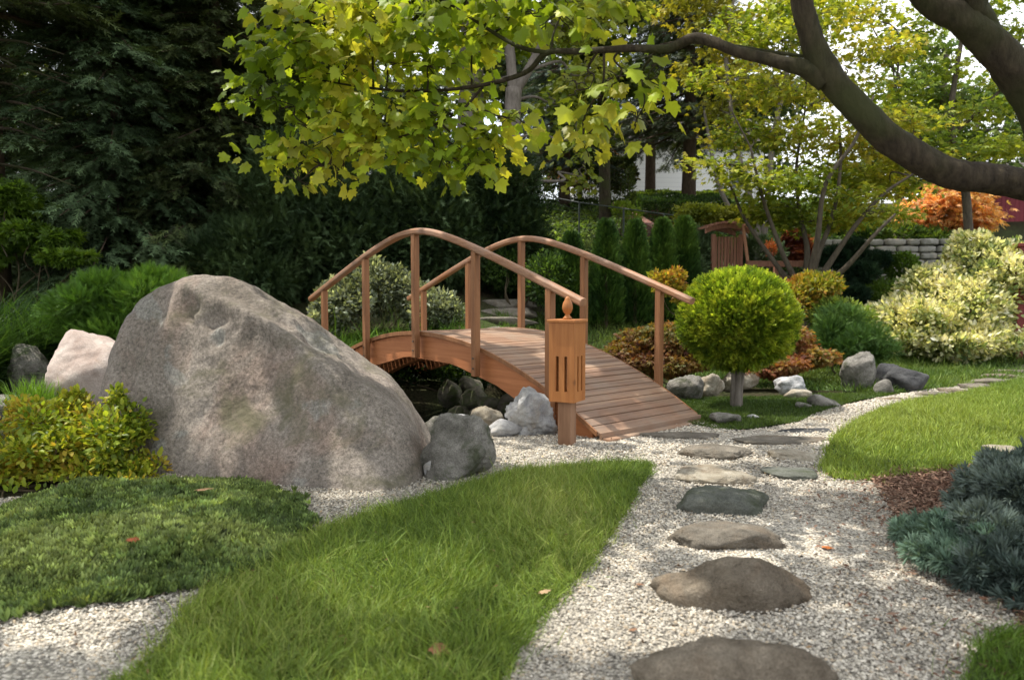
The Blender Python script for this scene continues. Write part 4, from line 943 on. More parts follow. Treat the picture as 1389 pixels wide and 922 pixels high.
# variegated dogwood
db = at(1290, 12.9)
shrub('variegated_bush', 'large cream and green variegated bush beside the far path', 'bush', db,
      sub_lobes([(P(1290, 425, 12.9), (1.25, 1.0, .72), 1.6), (P(1230, 440, 12.7), (.75, .8, .55), .8), (P(1345, 385, 13.0), (.80, .8, .85), 1.2), (P(1270, 395, 13.1), (.62, .6, .55), .7), (P(1320, 345, 13.2), (.5, .5, .45), .5), (P(1385, 360, 13.2), (.5, .6, .5), .5), (P(1300, 465, 12.5), (1.3, .7, .35), 1)], 16, 0.26, .88, 9),
      40000, T_leaf(), .085, [(.14, .20, .07), (.40, .44, .20), (.66, .65, .42), (.80, .77, .60)], f=6, lo=.45, updir=.35, rnd=.65, stems=40, stemmat=bark_mat('red_stem', (.12, .02, .015), (.25, .05, .04), 20), var=.25)
m_ = None
pr_ = at(1383, 12.6); rp = thing('red_post', 'dark red wooden post at the right of the variegated bush', 'post', pr_)
REDW = wood_mat('red_painted_wood', (.10, .012, .012), (.20, .03, .028), 2, .6, knots=False)
m_ = MB(); zt_ = P(1383, 335, 12.6)[2] - pr_[2]; m_.box((0, 0, zt_ / 2 - .05), (.13, .13, zt_ + .1)); m_.build('shaft', REDW, rp, bevel=.01)
m_ = MB(); m_.box((0, 0, zt_ + .03), (.19, .19, .06)); m_.build('cap', REDW, rp, bevel=.01)
# blue junipers, right foreground
JC = [(.045, .068, .058), (.085, .115, .10), (.15, .19, .165)]
shrub('blue_juniper', 'tall mounded blue green juniper at the right edge', 'juniper', G(1400, 740),
      sub_lobes([(P(1378, 662, 3.45), (.16, .22, .15), 1), (P(1410, 700, 3.4), (.30, .3, .30), 1.3), (P(1470, 690, 3.5), (.35, .35, .36), 1), (P(1345, 735, 3.2), (.17, .2, .15), .7), (P(1385, 780, 2.95), (.22, .2, .13), .7)], 12, 0.36, .72, 10),
      13000, T_tuft(9, .07, .7), .050, JC, NEEDLE, lo=.4, updir=.3, rnd=.45, stems=22, f=5, lumpy=.34)
shrub('blue_juniper', 'low spreading blue green juniper on the bark mulch', 'juniper', G(1285, 745),
      sub_lobes([(P(1283, 732, 3.35), (.17, .18, .085), 1), (P(1255, 728, 3.4), (.09, .12, .06), .5), (P(1315, 735, 3.25), (.16, .18, .12), .8), (P(1300, 755, 3.1), (.16, .15, .08), .6)], 12, 0.4, .72, 11),
      6500, T_tuft(9, .07, .7), .045, [tuple(np.array(c) * A(.95, 1.15, .95)) for c in JC], NEEDLE, lo=.4, updir=.3, rnd=.45, stems=22, f=5, lumpy=.34)
# arborvitae row
PAV = [(775, 322, 14.1, .36, 'arborvitae cone leftmost of the row, half behind the far handrail'), (822, 304, 14.2, .36, 'slim arborvitae second from the left in the row'), (861, 305, 14.3, .36, 'slim arborvitae in the middle of the row'), (898, 303, 14.5, .36, 'arborvitae second from the right in the row'), (927, 300, 14.6, .38, 'arborvitae at the right end of the row')]
for px, pt, Y, r_, lb in PAV:
    b_ = at(px, Y); Ht = P(px, pt, Y)[2] - b_[2]
    root = thing('arborvitae', lb, 'arborvitae', b_, 0, 'arborvitae row behind the bridge')
    n = 8500; t = rng.random(n) ** .8; a = rng.uniform(0, 2 * math.pi, n)
    prof = np.where(t < .12, .85 + t, 1.0) * np.clip(1 - t, 0, 1) ** .42 * (1 - .15 * t)
    lump = 1 + .16 * vnoise(np.c_[np.cos(a) * 1.2, np.sin(a) * 1.2, t * Ht * 2.2] + px, 2, 5)
    rr = r_ * prof * lump * (.6 + .4 * rng.random(n) ** .5)
    pos = np.c_[np.cos(a) * rr, np.sin(a) * rr, .05 + t * Ht * .97]
    d = np.c_[np.cos(a) * .5, np.sin(a) * .5, np.full(n, 1.0)] + rng.normal(scale=.25, size=(n, 3))
    scatter('foliage', SPR4, pos, d, np.c_[-np.sin(a), np.cos(a), np.zeros(n)] + rng.normal(scale=.4, size=(n, 3)), rng.uniform(.07, .15, n), colvar(pos + px, [(.018, .045, .010), (.045, .10, .015), (.09, .16, .022)], .25, 3), NEEDLE, root)
    m_ = MB(); m_.tube([(0, 0, -.1), (0, 0, Ht * .5), (0, 0, Ht * .9)], [.05, .03, .008], 7); m_.build('trunk', BARK_BROWN, root)

# ================================================================== dark conifers and hedge at the left
DK = [(.045, .075, .034), (.085, .135, .06), (.13, .19, .09)]
DK2 = [(.034, .046, .018), (.065, .088, .030), (.10, .13, .045)]
b_ = at(15, 14.0)
conifer('tall_pine', 'dark tall pine trunk with bare lower branches at the left edge', 'pine', at(-8, 13.2), 11, 2.6, DK2, 20, 6, .34, z0=5.2, droop=.2, tr=.30, seed=21)
root = [o for o in COL.objects if o.name.startswith('tall_pine')][0]
m_ = MB(); r6 = np.random.default_rng(6)
for i in range(14):
    z = r6.uniform(1.5, 5); a = r6.uniform(-.9, .9); L_ = r6.uniform(.8, 2.2); e_ = A(math.cos(a), -abs(math.sin(a)), -.25)
    m_.tube(catmull([(0, 0, z), A(0, 0, z) + e_ * L_ * .5 + A(0, 0, .08), A(0, 0, z) + e_ * L_], 4), np.linspace(.035, .006, 9), 5)
m_.build('dead_limbs', BARK_DARK, root)
conifer('fir_tree', 'big blue green fir with drooping boughs behind the pond', 'fir', at(165, 14.6), 9.5, 2.5, DK, 34, 11, .30, z0=.1, dens=1.0, droop=.45, seed=22, prof=lambda t: (1 - t) ** .55 * .95 + .05)
conifer('fir_tree', 'dark fir right behind the boulder, left of the hanging maple leaves', 'fir', at(300, 15.2), 9.0, 2.1, DK2, 32, 10, .28, z0=.1, dens=1.0, droop=.4, seed=23, prof=lambda t: (1 - t) ** .5 * .95 + .05)
conifer('fir_tree', 'shadowy fir behind the tall pine trunk at the far left', 'fir', at(-60, 17.0), 9.0, 2.6, DK2, 26, 10, .34, z0=.1, dens=1.0, droop=.4, seed=24, prof=lambda t: (1 - t) ** .5 * .95 + .05)
conifer('fir_tree', 'second dark fir filling the gap behind the first two', 'fir', at(235, 18.5), 11.0, 2.9, DK2, 26, 11, .36, z0=.1, dens=.9, droop=.4, seed=25, prof=lambda t: (1 - t) ** .5 * .95 + .05)
conifer('fir_tree', 'dark fir behind the lower yews, left of the forked grey trunk', 'fir', at(420, 19.0), 9.4, 2.3, DK2, 26, 10, .34, z0=.1, dens=.9, droop=.4, seed=26, prof=lambda t: (1 - t) ** .6 * .95 + .05)
YL = [('dark green yew behind the bridge, left of the grey shrub', 390, 14.6, 1.25, 190, 1), ('dark green yew behind the arch of the near handrail', 480, 14.9, 1.35, 195, 2), ('dark yew left of the forked grey tree trunk', 585, 15.1, 1.3, 190, 3), ('dark yew right of the bridge crest beside the ivy slope', 672, 15.4, 1.05, 205, 4), ('low dark yew behind the silvery grey shrub', 330, 13.9, 1.0, 300, 5)]
for lb, px, Y, r_, pt, sd_ in YL:
    b_ = at(px, Y); zt_ = P(px, pt, Y)[2]; h_ = zt_ - b_[2]
    shrub('yew', lb, 'yew', b_, [((b_[0], b_[1], b_[2] + h_ * .38), (r_, r_ * .9, h_ * .45), 1.4), ((b_[0] + .15, b_[1], b_[2] + h_ * .72), (r_ * .75, r_ * .7, h_ * .33), 1), ((b_[0] - .4, b_[1] - .3, b_[2] + h_ * .5), (r_ * .7, r_ * .5, h_ * .36), .7), ((b_[0] + .5, b_[1] - .2, b_[2] + h_ * .3), (r_ * .6, r_ * .6, h_ * .3), .6)],
          16000, SPR, .17, [(.022, .042, .016), (.045, .078, .03), (.08, .125, .048)] if sd_ != 4 else [(.012, .028, .010), (.03, .055, .018), (.05, .08, .025)], NEEDLE, lo=.4, updir=.2, rnd=.5, stems=10, f=2)

# ================================================================== hillside
def hedge(name, label, c, size, rz, cols, n, leafsz=.07, tm=T_leaf2(), cat='hedge'):
    root = thing(name, label, cat, c, rz); hx, hy, hz = size[0] / 2, size[1] / 2, size[2]
    p = rng.uniform(-1, 1, (n, 3)); f = rng.random(n)
    ax = np.where(f < .35, 2, np.where(f < .85, 1, 0)); p[np.arange(n), ax] = np.where(ax == 1, -1, np.sign(p[np.arange(n), ax])) * (1 - .12 * rng.random(n) ** 2)
    k_ = ax == 2; p[k_, 2] = 1 - .08 * rng.random(k_.sum()) ; k_ = (ax == 1) & (rng.random(n) < .25); p[k_, 1] *= -1
    nn = np.zeros((n, 3)); nn[np.arange(n), ax] = np.sign(p[np.arange(n), ax])
    pos = np.c_[p[:, 0] * hx, p[:, 1] * hy, (p[:, 2] + 1) / 2 * hz]; pos = pos + nn * (.07 * fbm(pos + A(*c), 2.5, 3, 3))[:, None]
    g = th(pos[:, 0] * math.cos(rz) + c[0], pos[:, 0] * math.sin(rz) + pos[:, 1] + c[1]) - c[2]; pos[:, 2] += np.clip(g, -1, 1.5)
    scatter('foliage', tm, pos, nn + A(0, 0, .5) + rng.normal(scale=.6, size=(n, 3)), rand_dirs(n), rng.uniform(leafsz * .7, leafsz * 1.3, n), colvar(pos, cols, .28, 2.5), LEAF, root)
    m_ = MB()
    for i in range(int(size[0] / .25)):
        x_ = -hx + .12 + i * .25; gz = float(th(x_ * math.cos(rz) + c[0], x_ * math.sin(rz) + c[1])) - c[2]
        m_.tube([(x_, 0, gz - .1), (x_ + rng.uniform(-.1, .1), rng.uniform(-.1, .1), gz + hz * .45), (x_ + rng.uniform(-.15, .15), rng.uniform(-.2, .2), gz + hz * .85)], [.02, .015, .006], 5)
    m_.build('stems', TWIG, root); return root
HC = [(.03, .055, .016), (.06, .10, .022), (.12, .18, .035)]
hedge('clipped_hedge', 'clipped dark green hedge above the bridge crest, lower tier', at(775, 16.6), (4.2, .8, .95), .02, [(.04, .07, .02), (.09, .13, .035), (.2, .26, .08)], 9000)
hedge('clipped_hedge', 'dark clipped hedge along the top of the ivy slope', at(775, 25.2), (4.0, 1.2, 1.5), .05, [(.03, .05, .018), (.06, .09, .03), (.1, .14, .04)], 7000, .10)
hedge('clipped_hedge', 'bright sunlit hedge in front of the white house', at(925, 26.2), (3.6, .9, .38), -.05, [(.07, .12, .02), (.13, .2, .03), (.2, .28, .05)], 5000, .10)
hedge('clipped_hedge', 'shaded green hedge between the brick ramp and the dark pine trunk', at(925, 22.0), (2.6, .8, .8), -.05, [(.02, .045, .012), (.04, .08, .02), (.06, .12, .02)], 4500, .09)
# ivy on the slope
pv = np.array([(-3.0, 15.4), (9.0, 15.4), (12.0, 25.5), (-3.5, 25.5)])
x, y = poly_points(pv, lambda x, y: 330 * (.6 + .4 * np.clip((25 - y) / 9, 0, 1)), 330); n = len(x)
pos = np.c_[x, y, th(x, y) + .03 + .08 * rng.random(n)]
o = scatter('ivy', T_leaf2(), pos, rand_dirs(n) * A(1, 1, .4) + A(0, -.3, .3), A(0, -.2, 1) + rng.normal(scale=.4, size=(n, 3)), rng.uniform(.09, .2, n), colvar(pos, [(.04, .08, .02), (.08, .14, .035), (.15, .22, .05)], .3, .8), LEAF)
tag(o, 'ivy and low plants covering the terraced slope', 'ivy', kind='stuff')
shrub('lime_hedge_plant', 'bright yellow green plant at the left end of the brick ramp', 'shrub', at(850, 20.4), [(P(843, 283, 20.4), (.28, .3, .18), 1), (P(858, 292, 20.2), (.25, .3, .16), 1)], 1200, T_leaf2(), .09, [(.16, .24, .03), (.25, .34, .05)], stems=4)
# brick ramp wall
def brick_mat():
    m, nt, out = new_mat('brick'); L = nt.links.new
    tc = N(nt, 'ShaderNodeTexCoord'); mp = N(nt, 'ShaderNodeMapping'); mp.inputs['Rotation'].default_value = (R(90), 0, 0); L(tc.outputs['Object'], mp.inputs[0])
    bt = N(nt, 'ShaderNodeTexBrick'); bt.inputs['Scale'].default_value = 4.5; bt.inputs['Color1'].default_value = (.20, .07, .045, 1); bt.inputs['Color2'].default_value = (.13, .045, .03, 1); bt.inputs['Mortar'].default_value = (.22, .19, .16, 1); bt.inputs['Mortar Size'].default_value = .02
    L(mp.outputs[0], bt.inputs[0]); pr = N(nt, 'ShaderNodeBsdfPrincipled'); pr.inputs['Roughness'].default_value = .9; L(bt.outputs[0], pr.inputs['Base Color']); L(pr.outputs[0], out.inputs[0]); return m
BRK = brick_mat()
p0 = P(836, 276, 23.5); p1 = P(898, 312, 20.0)
root = thing('brick_ramp', 'low red brick stair wall climbing the slope to the house', 'brick wall', (p0[0], p0[1], float(th(p0[0], p0[1]))), 0)
m_ = MB(); o0 = A(*root.location)
ss = np.linspace(0, 1, 9)
def rg(t, off):
    c = p0 * (1 - t) + p1 * t; g = float(th(c[0], c[1])); c = A(c[0] + off, c[1], 0) - A(o0[0], o0[1], 0)
    return [c + A(-.12, 0, g - o0[2] - .3), c + A(.12, 0, g - o0[2] - .3), c + A(.12, 0, g - o0[2] + .38), c + A(-.12, 0, g - o0[2] + .38)]
m_.sweep(ss, lambda i: rg(ss[i], 0)); m_.build('wall', BRK, root)
m_ = MB()
for i in range(12):
    t = (i + .5) / 12; c = p0 * (1 - t) + p1 * t; g = float(th(c[0], c[1])); m_.box((c[0] - o0[0] + .72, c[1] - o0[1], g - o0[2] + .04), (1.15, .36, .18))
m_.build('steps', BRK, root)
# wire fence
FM = plain_mat('fence_metal', (.05, .06, .055), .7, .3, .0)
root = thing('wire_fence', 'thin metal rail and mesh fence running along the ivy slope', 'fence', at(735, 19.5)); o0 = A(*root.location)
fx = [at(px, Y) for px, Y in ((728, 21.0), (785, 20.3), (845, 19.6), (900, 19.0), (945, 18.6))]
for c in fx:
    m_ = MB(); q = A(*c) - o0; m_.tube([q + A(0, 0, -.2), q + A(0, 0, 1.1)], [.025, .025], 8); m_.build('fence_post', FM, root)
m_ = MB(); F_ = [A(*c) - o0 for c in fx]; m_.tube(np.array([q + A(0, 0, 1.08) for q in F_]), [.018] * 5, 6); m_.build('top_rail', FM, root)
m_ = MB()
for a, b2 in zip(F_[:-1], F_[1:]):
    for k_ in range(1, 8): m_.tube([a + A(0, 0, .13 * k_), b2 + A(0, 0, .13 * k_)], [.0025, .0025], 3)
m_.build('wire', FM, root)
# white house
hb = at(905, 33.0)
root = thing('white_house', 'white sided house on the hill seen between the trees', 'house', hb, .04)
def siding():
    m, nt, out = new_mat('white_siding'); L = nt.links.new
    tc = N(nt, 'ShaderNodeTexCoord'); wv = N(nt, 'ShaderNodeTexWave'); wv.bands_direction = 'Z'; wv.wave_profile = 'SAW'; wv.inputs['Scale'].default_value = 1.6; L(tc.outputs['Object'], wv.inputs[0])
    c = ramp(nt, wv.outputs[0], [(0, (.55, .55, .53)), (.12, (.78, .78, .75)), (1, (.80, .80, .77))]).outputs[0]
    pr = N(nt, 'ShaderNodeBsdfPrincipled'); pr.inputs['Roughness'].default_value = .6; L(c, pr.inputs['Base Color'])
    b = N(nt, 'ShaderNodeBump'); b.inputs['Strength'].default_value = .5; b.inputs['Distance'].default_value = .02; L(wv.outputs[0], b.inputs['Height']); L(b.outputs[0], pr.inputs['Normal']); L(pr.outputs[0], out.inputs[0]); return m
SID = siding(); ROOF = plain_mat('roof_shingle', (.09, .08, .075), .9, .1, scale=30, var=.4); GLASS = plain_mat('window_glass', (.03, .035, .04), .1, .5, var=.1, bump=0); WT = plain_mat('white_trim', (.75, .75, .72), .5)
m_ = MB(); m_.box((0, 3, 1.3), (8.5, 6, 3.2)); m_.add([(-4.25, 0.0, 2.9), (-4.25, 6, 2.9), (-4.25, 3, 4.6)], [(0, 1, 2)]); m_.add([(4.25, 0.0, 2.9), (4.25, 6, 2.9), (4.25, 3, 4.6)], [(0, 1, 2)]); m_.build('wall', SID, root)
m_ = MB(); m_.box((0, 1.2, 3.72), (9.1, 3.75, .12), ax=(A(1, 0, 0), norm(A(0, 3, 1.7)), norm(A(0, -1.7, 3)))); m_.box((0, 4.8, 3.72), (9.1, 3.75, .12), ax=(A(1, 0, 0), norm(A(0, 3, -1.7)), norm(A(0, 1.7, 3)))); m_.build('roof', ROOF, root)
for wx in (-2.6, 3.1):
    m_ = MB()
    for a, b2, c, d in ((wx - .5, wx - .42, .9, 2.2), (wx + .42, wx + .5, .9, 2.2), (wx - .42, wx + .42, 2.12, 2.2), (wx - .42, wx + .42, .9, .98), (wx - .42, wx + .42, 1.52, 1.57)): m_.box(((a + b2) / 2, -.02, (c + d) / 2), (b2 - a, .07, d - c))
    w_ = m_.build('window', WT, root); m_ = MB(); m_.box((wx, -.004, 1.55), (.83, .02, 1.13)); m_.build('pane', GLASS, w_)
# red barn
rb_ = at(1388, 22.6)
root = thing('red_barn', 'dark red wooden barn wall at the right edge behind the orange maple', 'barn', rb_, 0.1); RB = wood_mat('barn_red', (.14, .012, .022), (.22, .03, .04), 2, .7, knots=False)
m_ = MB()
for i in range(34): m_.box((-1.8 + i * .25, 0, 1.4), (.235, .04, 3.4))
m_.box((2.4, 2.5, 1.35), (8.4, 4.9, 3.3)); m_.build('wall', RB, root); root.scale = (.6, .6, .45)
m_ = MB(); m_.box((2.4, 1.1, 3.75), (9.1, 3.6, .12), ax=(A(1, 0, 0), norm(A(0, 3, 1.5)), norm(A(0, -1.5, 3)))); m_.box((2.4, 4.4, 3.75), (9.1, 3.6, .12), ax=(A(1, 0, 0), norm(A(0, 3, -1.5)), norm(A(0, 1.5, 3)))); m_.build('roof', ROOF, root)
# stone retaining walls
def stone_wall(label, c, w, h, d, rz, rows, seed):
    root = thing('stone_wall', label, 'stone wall', c, rz); r = np.random.default_rng(seed); VV = []; FF = []; nn = 0; D, F = ICO[3]
    for j in range(rows):
        x_ = -w / 2
        while x_ < w / 2:
            l_ = r.uniform(.22, .5); q = np.abs(D); k_ = (q ** 6).sum(1) ** (-1 / 6)
            v_ = D * k_[:, None] * A(l_ / 2 - .006, d / 2, h / rows / 2 - .005); v_ = v_ + D * (.012 * fbm(v_ + A(x_, j, 0), 9, 3, 3))[:, None]
            VV.append(v_ + A(x_ + l_ / 2, r.uniform(-.02, .02), (j + .5) * h / rows)); FF.append(F + nn); nn += len(v_); x_ += l_
    F = np.concatenate(FF); mesh_from('stonework', np.concatenate(VV), F.ravel(), np.full(len(F), 3), rock_mat('wall_stone', (.17, .165, .14), (.33, .32, .29), warm=(.28, .24, .19), scale=2, speck=.15) if 'wall_stone' not in bpy.data.materials else bpy.data.materials['wall_stone'], root, smooth=True)
    return root
c = P(1190, 375, 17.0); stone_wall('pale dry stone retaining wall behind the variegated bush', (c[0], 17.0, c[2] - .1), 2.6, .95, .4, -.1, 6, 3)
c = P(1128, 384, 15.6); stone_wall('low pale stone wall behind the multi stemmed maple', (c[0], 15.6, c[2] - .15), .9, .38, .35, .05, 3, 4)
# garden arbour / slatted swing
ab = at(985, 15.6); W_ARB = wood_mat('arbor_wood', (.19, .08, .05), (.34, .165, .105), 2, .65, knots=False)
root = thing('garden_arbor', 'small reddish slatted wooden arbor with an arched top', 'arbor', ab, .12); k_ = 15.6 / 1000
zb_ = P(0, 362, 15.6)[2] - ab[2]; z1 = P(0, 318, 15.6)[2] - ab[2]; z2 = P(0, 308, 15.6)[2] - ab[2]
for s_ in (-1, 1):
    m_ = MB(); m_.box((s_ * .30, 0, z1 / 2 - .1), (.08, .08, z1 + .2)); m_.box((s_ * .30, .7, z1 / 2 - .1), (.08, .08, z1 + .2)); m_.build('post', W_ARB, root, bevel=.008)
m_ = MB()
for i in range(8): m_.box((-.24 + i * .069, .01, (zb_ + z1) / 2 - .15), (.05, .022, z1 - zb_ + .2))
m_.build('slat_panel', W_ARB, root)
xs_ = np.linspace(-.48, .48, 17)
for yy_ in (0, .7):
    m_ = MB()
    rr = [[A(x_, yy_ - .03, z1 + .13 - .5 * x_ * x_), A(x_, yy_ + .03, z1 + .13 - .5 * x_ * x_), A(x_, yy_ + .03, z1 + .23 - .5 * x_ * x_), A(x_, yy_ - .03, z1 + .23 - .5 * x_ * x_)] for x_ in xs_]
    m_.sweep(xs_, lambda i: rr[i]); m_.build('arch_beam', W_ARB, root)
m_ = MB()
for x_ in np.linspace(-.46, .46, 9): m_.box((x_, .35, z1 + .25 - .5 * x_ * x_), (.04, 1.0, .045))
m_.build('roof_slats', W_ARB, root)
m_ = MB(); dv = norm(A(.16, 0, -1)); m_.box((.40, -.06, (z1 + zb_) / 2 + .0), (.05, .05, 1.1), ax=(np.cross(dv, A(0, 1, 0)), A(0, 1, 0), -dv)); m_.build('brace', wood_mat('new_wood', (.45, .22, .14), (.6, .32, .2), 2, .6, knots=False), root)
# low wooden rail right of the arbour
rr_ = at(1060, 15.2); root = thing('timber_bench', 'low brown timber rail behind the maple stems', 'wooden rail', rr_, .1); z_ = P(0, 358, 15.2)[2] - rr_[2]
m_ = MB(); m_.box((0, 0, z_), (1.5, .06, .12)); m_.box((0, 0, z_ - .28), (1.5, .05, .09)); m_.build('rail', W_ARB, root, bevel=.006)
for x_ in (-.7, -.1, .55):
    m_ = MB(); m_.box((x_, .06, z_ / 2 - .1), (.09, .09, z_ + .25)); m_.build('post', W_ARB, root, bevel=.006)
# shrubs on the right hillside
shrub('flat_topped_shrub', 'flat topped yellow green shrub above the arbor', 'shrub', at(968, 16.6), sub_lobes([(P(965, 292, 16.6), (.85, .6, .26), 1.2), (P(940, 300, 16.5), (.42, .4, .25), .6), (P(1000, 300, 16.6), (.5, .4, .2), .6)], 8, 0.36, .72, 12), 8000, T_leaf2(), .085, [(.10, .14, .02), (.2, .24, .03), (.28, .3, .05)], lo=.3, stems=10, updir=.1, hang=.2)
shrub('dark_conifer_shrub', 'dark green conifer shrub between the arbor and the arborvitae', 'shrub', at(952, 15.9), [(P(950, 345, 15.9), (.3, .3, .5), 1), (P(940, 375, 15.6), (.3, .3, .4), 1), (P(1030, 345, 16.6), (.55, .4, .35), 1)], 6000, SPR, .12, DK, NEEDLE, stems=4)
shrub('dwarf_red_maple', 'small rounded coral red maple behind the maple stems', 'maple', at(1082, 16.8), [(P(1082, 338, 16.8), (.36, .35, .33), 1), (P(1078, 322, 16.8), (.26, .3, .16), .6)], 2600, T_maple_s(), .08, [(.06, .02, .02), (.22, .06, .04), (.42, .16, .09)], hang=.5, stems=6, f=3)
shrub('red_flowering_plant', 'tiny orange red plant left of the coral red maple', 'plant', at(1046, 15.4), [(P(1046, 338, 15.4), (.10, .1, .15), 1)], 300, T_leaf2(), .06, [(.3, .08, .04), (.5, .18, .08)], stems=4)
shrub('dwarf_pine', 'dark green layered dwarf pine in front of the stone wall', 'pine', at(1155, 14.6), [(P(1150, 400, 14.6), (.42, .4, .20), 1), (P(1165, 370, 14.8), (.38, .35, .20), 1), (P(1130, 350, 14.9), (.30, .3, .2), .8), (P(1185, 352, 15.0), (.30, .3, .16), .7), (P(1140, 425, 14.3), (.45, .4, .25), 1), (P(1160, 335, 15), (.2, .2, .15), .4)], 10000, T_tuft(9, .05, .8), .09, [(.010, .028, .014), (.022, .05, .025), (.045, .085, .04)], NEEDLE, lo=.2, stems=10)
shrub('leafy_bush', 'light green bush between the stone wall and the variegated bush', 'bush', at(1222, 14.9), [(P(1222, 362, 14.9), (.28, .3, .26), 1), (P(1200, 400, 14.6), (.45, .4, .3), 1)], 3000, T_leaf2(), .08, [(.07, .13, .02), (.13, .22, .035)], stems=6)
shrub('leafy_bush', 'green bush below the orange maple', 'bush', at(1215, 20.5), [(P(1180, 318, 20.3), (.5, .5, .3), 1), (P(1225, 325, 20.4), (.8, .6, .4), 1), (P(1265, 330, 20.2), (.7, .5, .4), 1), (P(1150, 305, 21), (.5, .5, .35), 1)], 7000, T_leaf2(), .12, [(.02, .05, .015), (.06, .11, .02), (.12, .18, .04)], stems=8)
shrub('leafy_bush', 'dark bush under the coppery tree on the hill', 'bush', at(760, 26.8), [(P(770, 215, 26.8), (1.4, .7, .55), 1), (P(835, 238, 27.2), (.8, .6, .6), 1)], 4500, T_leaf2(), .15, [(.015, .03, .01), (.05, .06, .02), (.10, .08, .03)], stems=6)
shrub('leafy_bush', 'leafy green bush right of the stone steps', 'bush', at(700, 14.3), [(P(690, 365, 14.8), (.6, .5, .4), 1), (P(745, 380, 14.0), (.45, .4, .5), 1), (P(715, 345, 15.6), (.7, .5, .4), 1)], 6500, T_leaf2(), .085, [(.02, .045, .012), (.05, .10, .02), (.10, .17, .04)], stems=8)

# ================================================================== trees beyond
MS_ = T_maple_s()
YG = [(.09, .14, .012), (.17, .23, .02), (.27, .30, .03)]
# forked grey trunk
b_ = at(692, 16.5)
tree('forked_tree', 'grey forked tree trunk rising behind the bridge with pale green leaves', 'tree', b_,
     [[b_, P(694, 300, 16.5), P(694, 190, 16.5), P(697, 120, 16.5)], [P(697, 130, 16.5), P(690, 60, 16.6), P(676, 10, 16.7), P(660, -160, 16.8)], [P(697, 128, 16.5), P(728, 75, 16.5), P(765, 0, 16.4), P(800, -140, 16.4)]],
     [[.23, .20, .18, .18], [.12, .11, .10, .07], [.11, .10, .09, .05]],
     [(P(px, py, Y), (a, a, c)) for px, py, Y, a, c in ((770, 40, 16.7, .9, .5), (800, 100, 16.8, .8, .5), (760, 140, 16.9, .6, .5), (830, 10, 16.7, .9, .5), (720, 10, 17.5, 1.0, .5), (700, -60, 16.8, 1.4, .6), (800, -80, 16.5, 1.5, .6), (620, -60, 16.9, 1.4, .6), (655, 110, 17.4, .5, .4), (780, 190, 16.9, .4, .5), (790, 240, 16.9, .25, .4))],
     5200, T_maple(), .13, [(.11, .16, .02), (.22, .27, .04), (.34, .36, .09)], BARK_GREY, limb_r=.04)
b_ = at(636, 17.5)
tree('grey_tree', 'broad grey tree trunk behind the hanging maple leaves', 'tree', b_, [[b_, P(638, 150, 17.5), P(640, 60, 17.5), P(645, -120, 17.5)]], [[.36, .30, .28, .2]],
     [(P(px, py, Y), (a, a, c)) for px, py, Y, a, c in ((560, -40, 17, 1.8, .7), (650, -60, 17, 1.8, .7), (600, 20, 18, .8, .4), (700, 50, 18.5, .7, .4), (500, -10, 18, 1.3, .6))], 6500, T_maple(), .15, YG, BARK_GREY, limb_r=.06)
b_ = at(820, 20.6)
tree('slim_tree', 'slim dark tree trunk on the ivy slope left of the brick ramp', 'tree', b_, [[b_, P(820, 200, 20.6), P(816, 120, 20.6), P(820, -40, 20.6)]], [[.17, .15, .13, .08]],
     [(P(px, py, 20.6), (a, a, c)) for px, py, a, c in ((800, 60, .9, .5), (850, 110, .8, .4), (780, 130, .8, .4), (830, 0, 1.2, .6), (790, 180, .6, .4))], 3500, T_maple(), .16, [(.03, .05, .015), (.07, .10, .02), (.13, .18, .03)], BARK_DARK, limb_r=.04)
conifer('dark_pine', 'dark pine with drooping boughs in front of the white house', 'pine', at(932, 23.0), 9.5, 2.5, [(.03, .045, .022), (.06, .08, .035), (.10, .13, .055)], 22, 8, .36, z0=2.4, dens=.42, droop=.3, tr=.24, seed=31, prof=lambda t: (1 - t) ** .6 * .95 + .05)
conifer('blue_spruce', 'blue spruce rising behind the long left branch', 'spruce', at(880, 29.0), 13.0, 2.9, [(.04, .06, .062), (.08, .11, .11), (.14, .18, .17)], 24, 8, .38, z0=2.6, dens=.42, droop=.25, tr=.22, seed=32)
conifer('blue_spruce', 'grey green spruce left of the pale leafed fork', 'spruce', at(765, 24.5), 10.0, 2.1, [(.03, .05, .042), (.06, .09, .07), (.11, .15, .11)], 22, 8, .34, z0=1.4, dens=.42, droop=.3, tr=.2, seed=33)
b_ = at(785, 27.6)
tree('copper_tree', 'small coppery leafed tree near the white house', 'tree', b_, [[b_, P(788, 230, 27.6), P(780, 190, 27.6)]], [[.09, .07, .04]], [(P(785, 215, 27.6), (.9, .7, .6)), (P(810, 200, 27.6), (.6, .6, .5)), (P(800, 240, 27.5), (.4, .4, .3))], 1300, T_leaf2(), .2, [(.09, .04, .025), (.2, .09, .04), (.28, .15, .06)], BARK_BROWN)
BARK_MAPLE = bark_mat('maple_bark', (.045, .036, .026), (.12, .10, .072), 16)
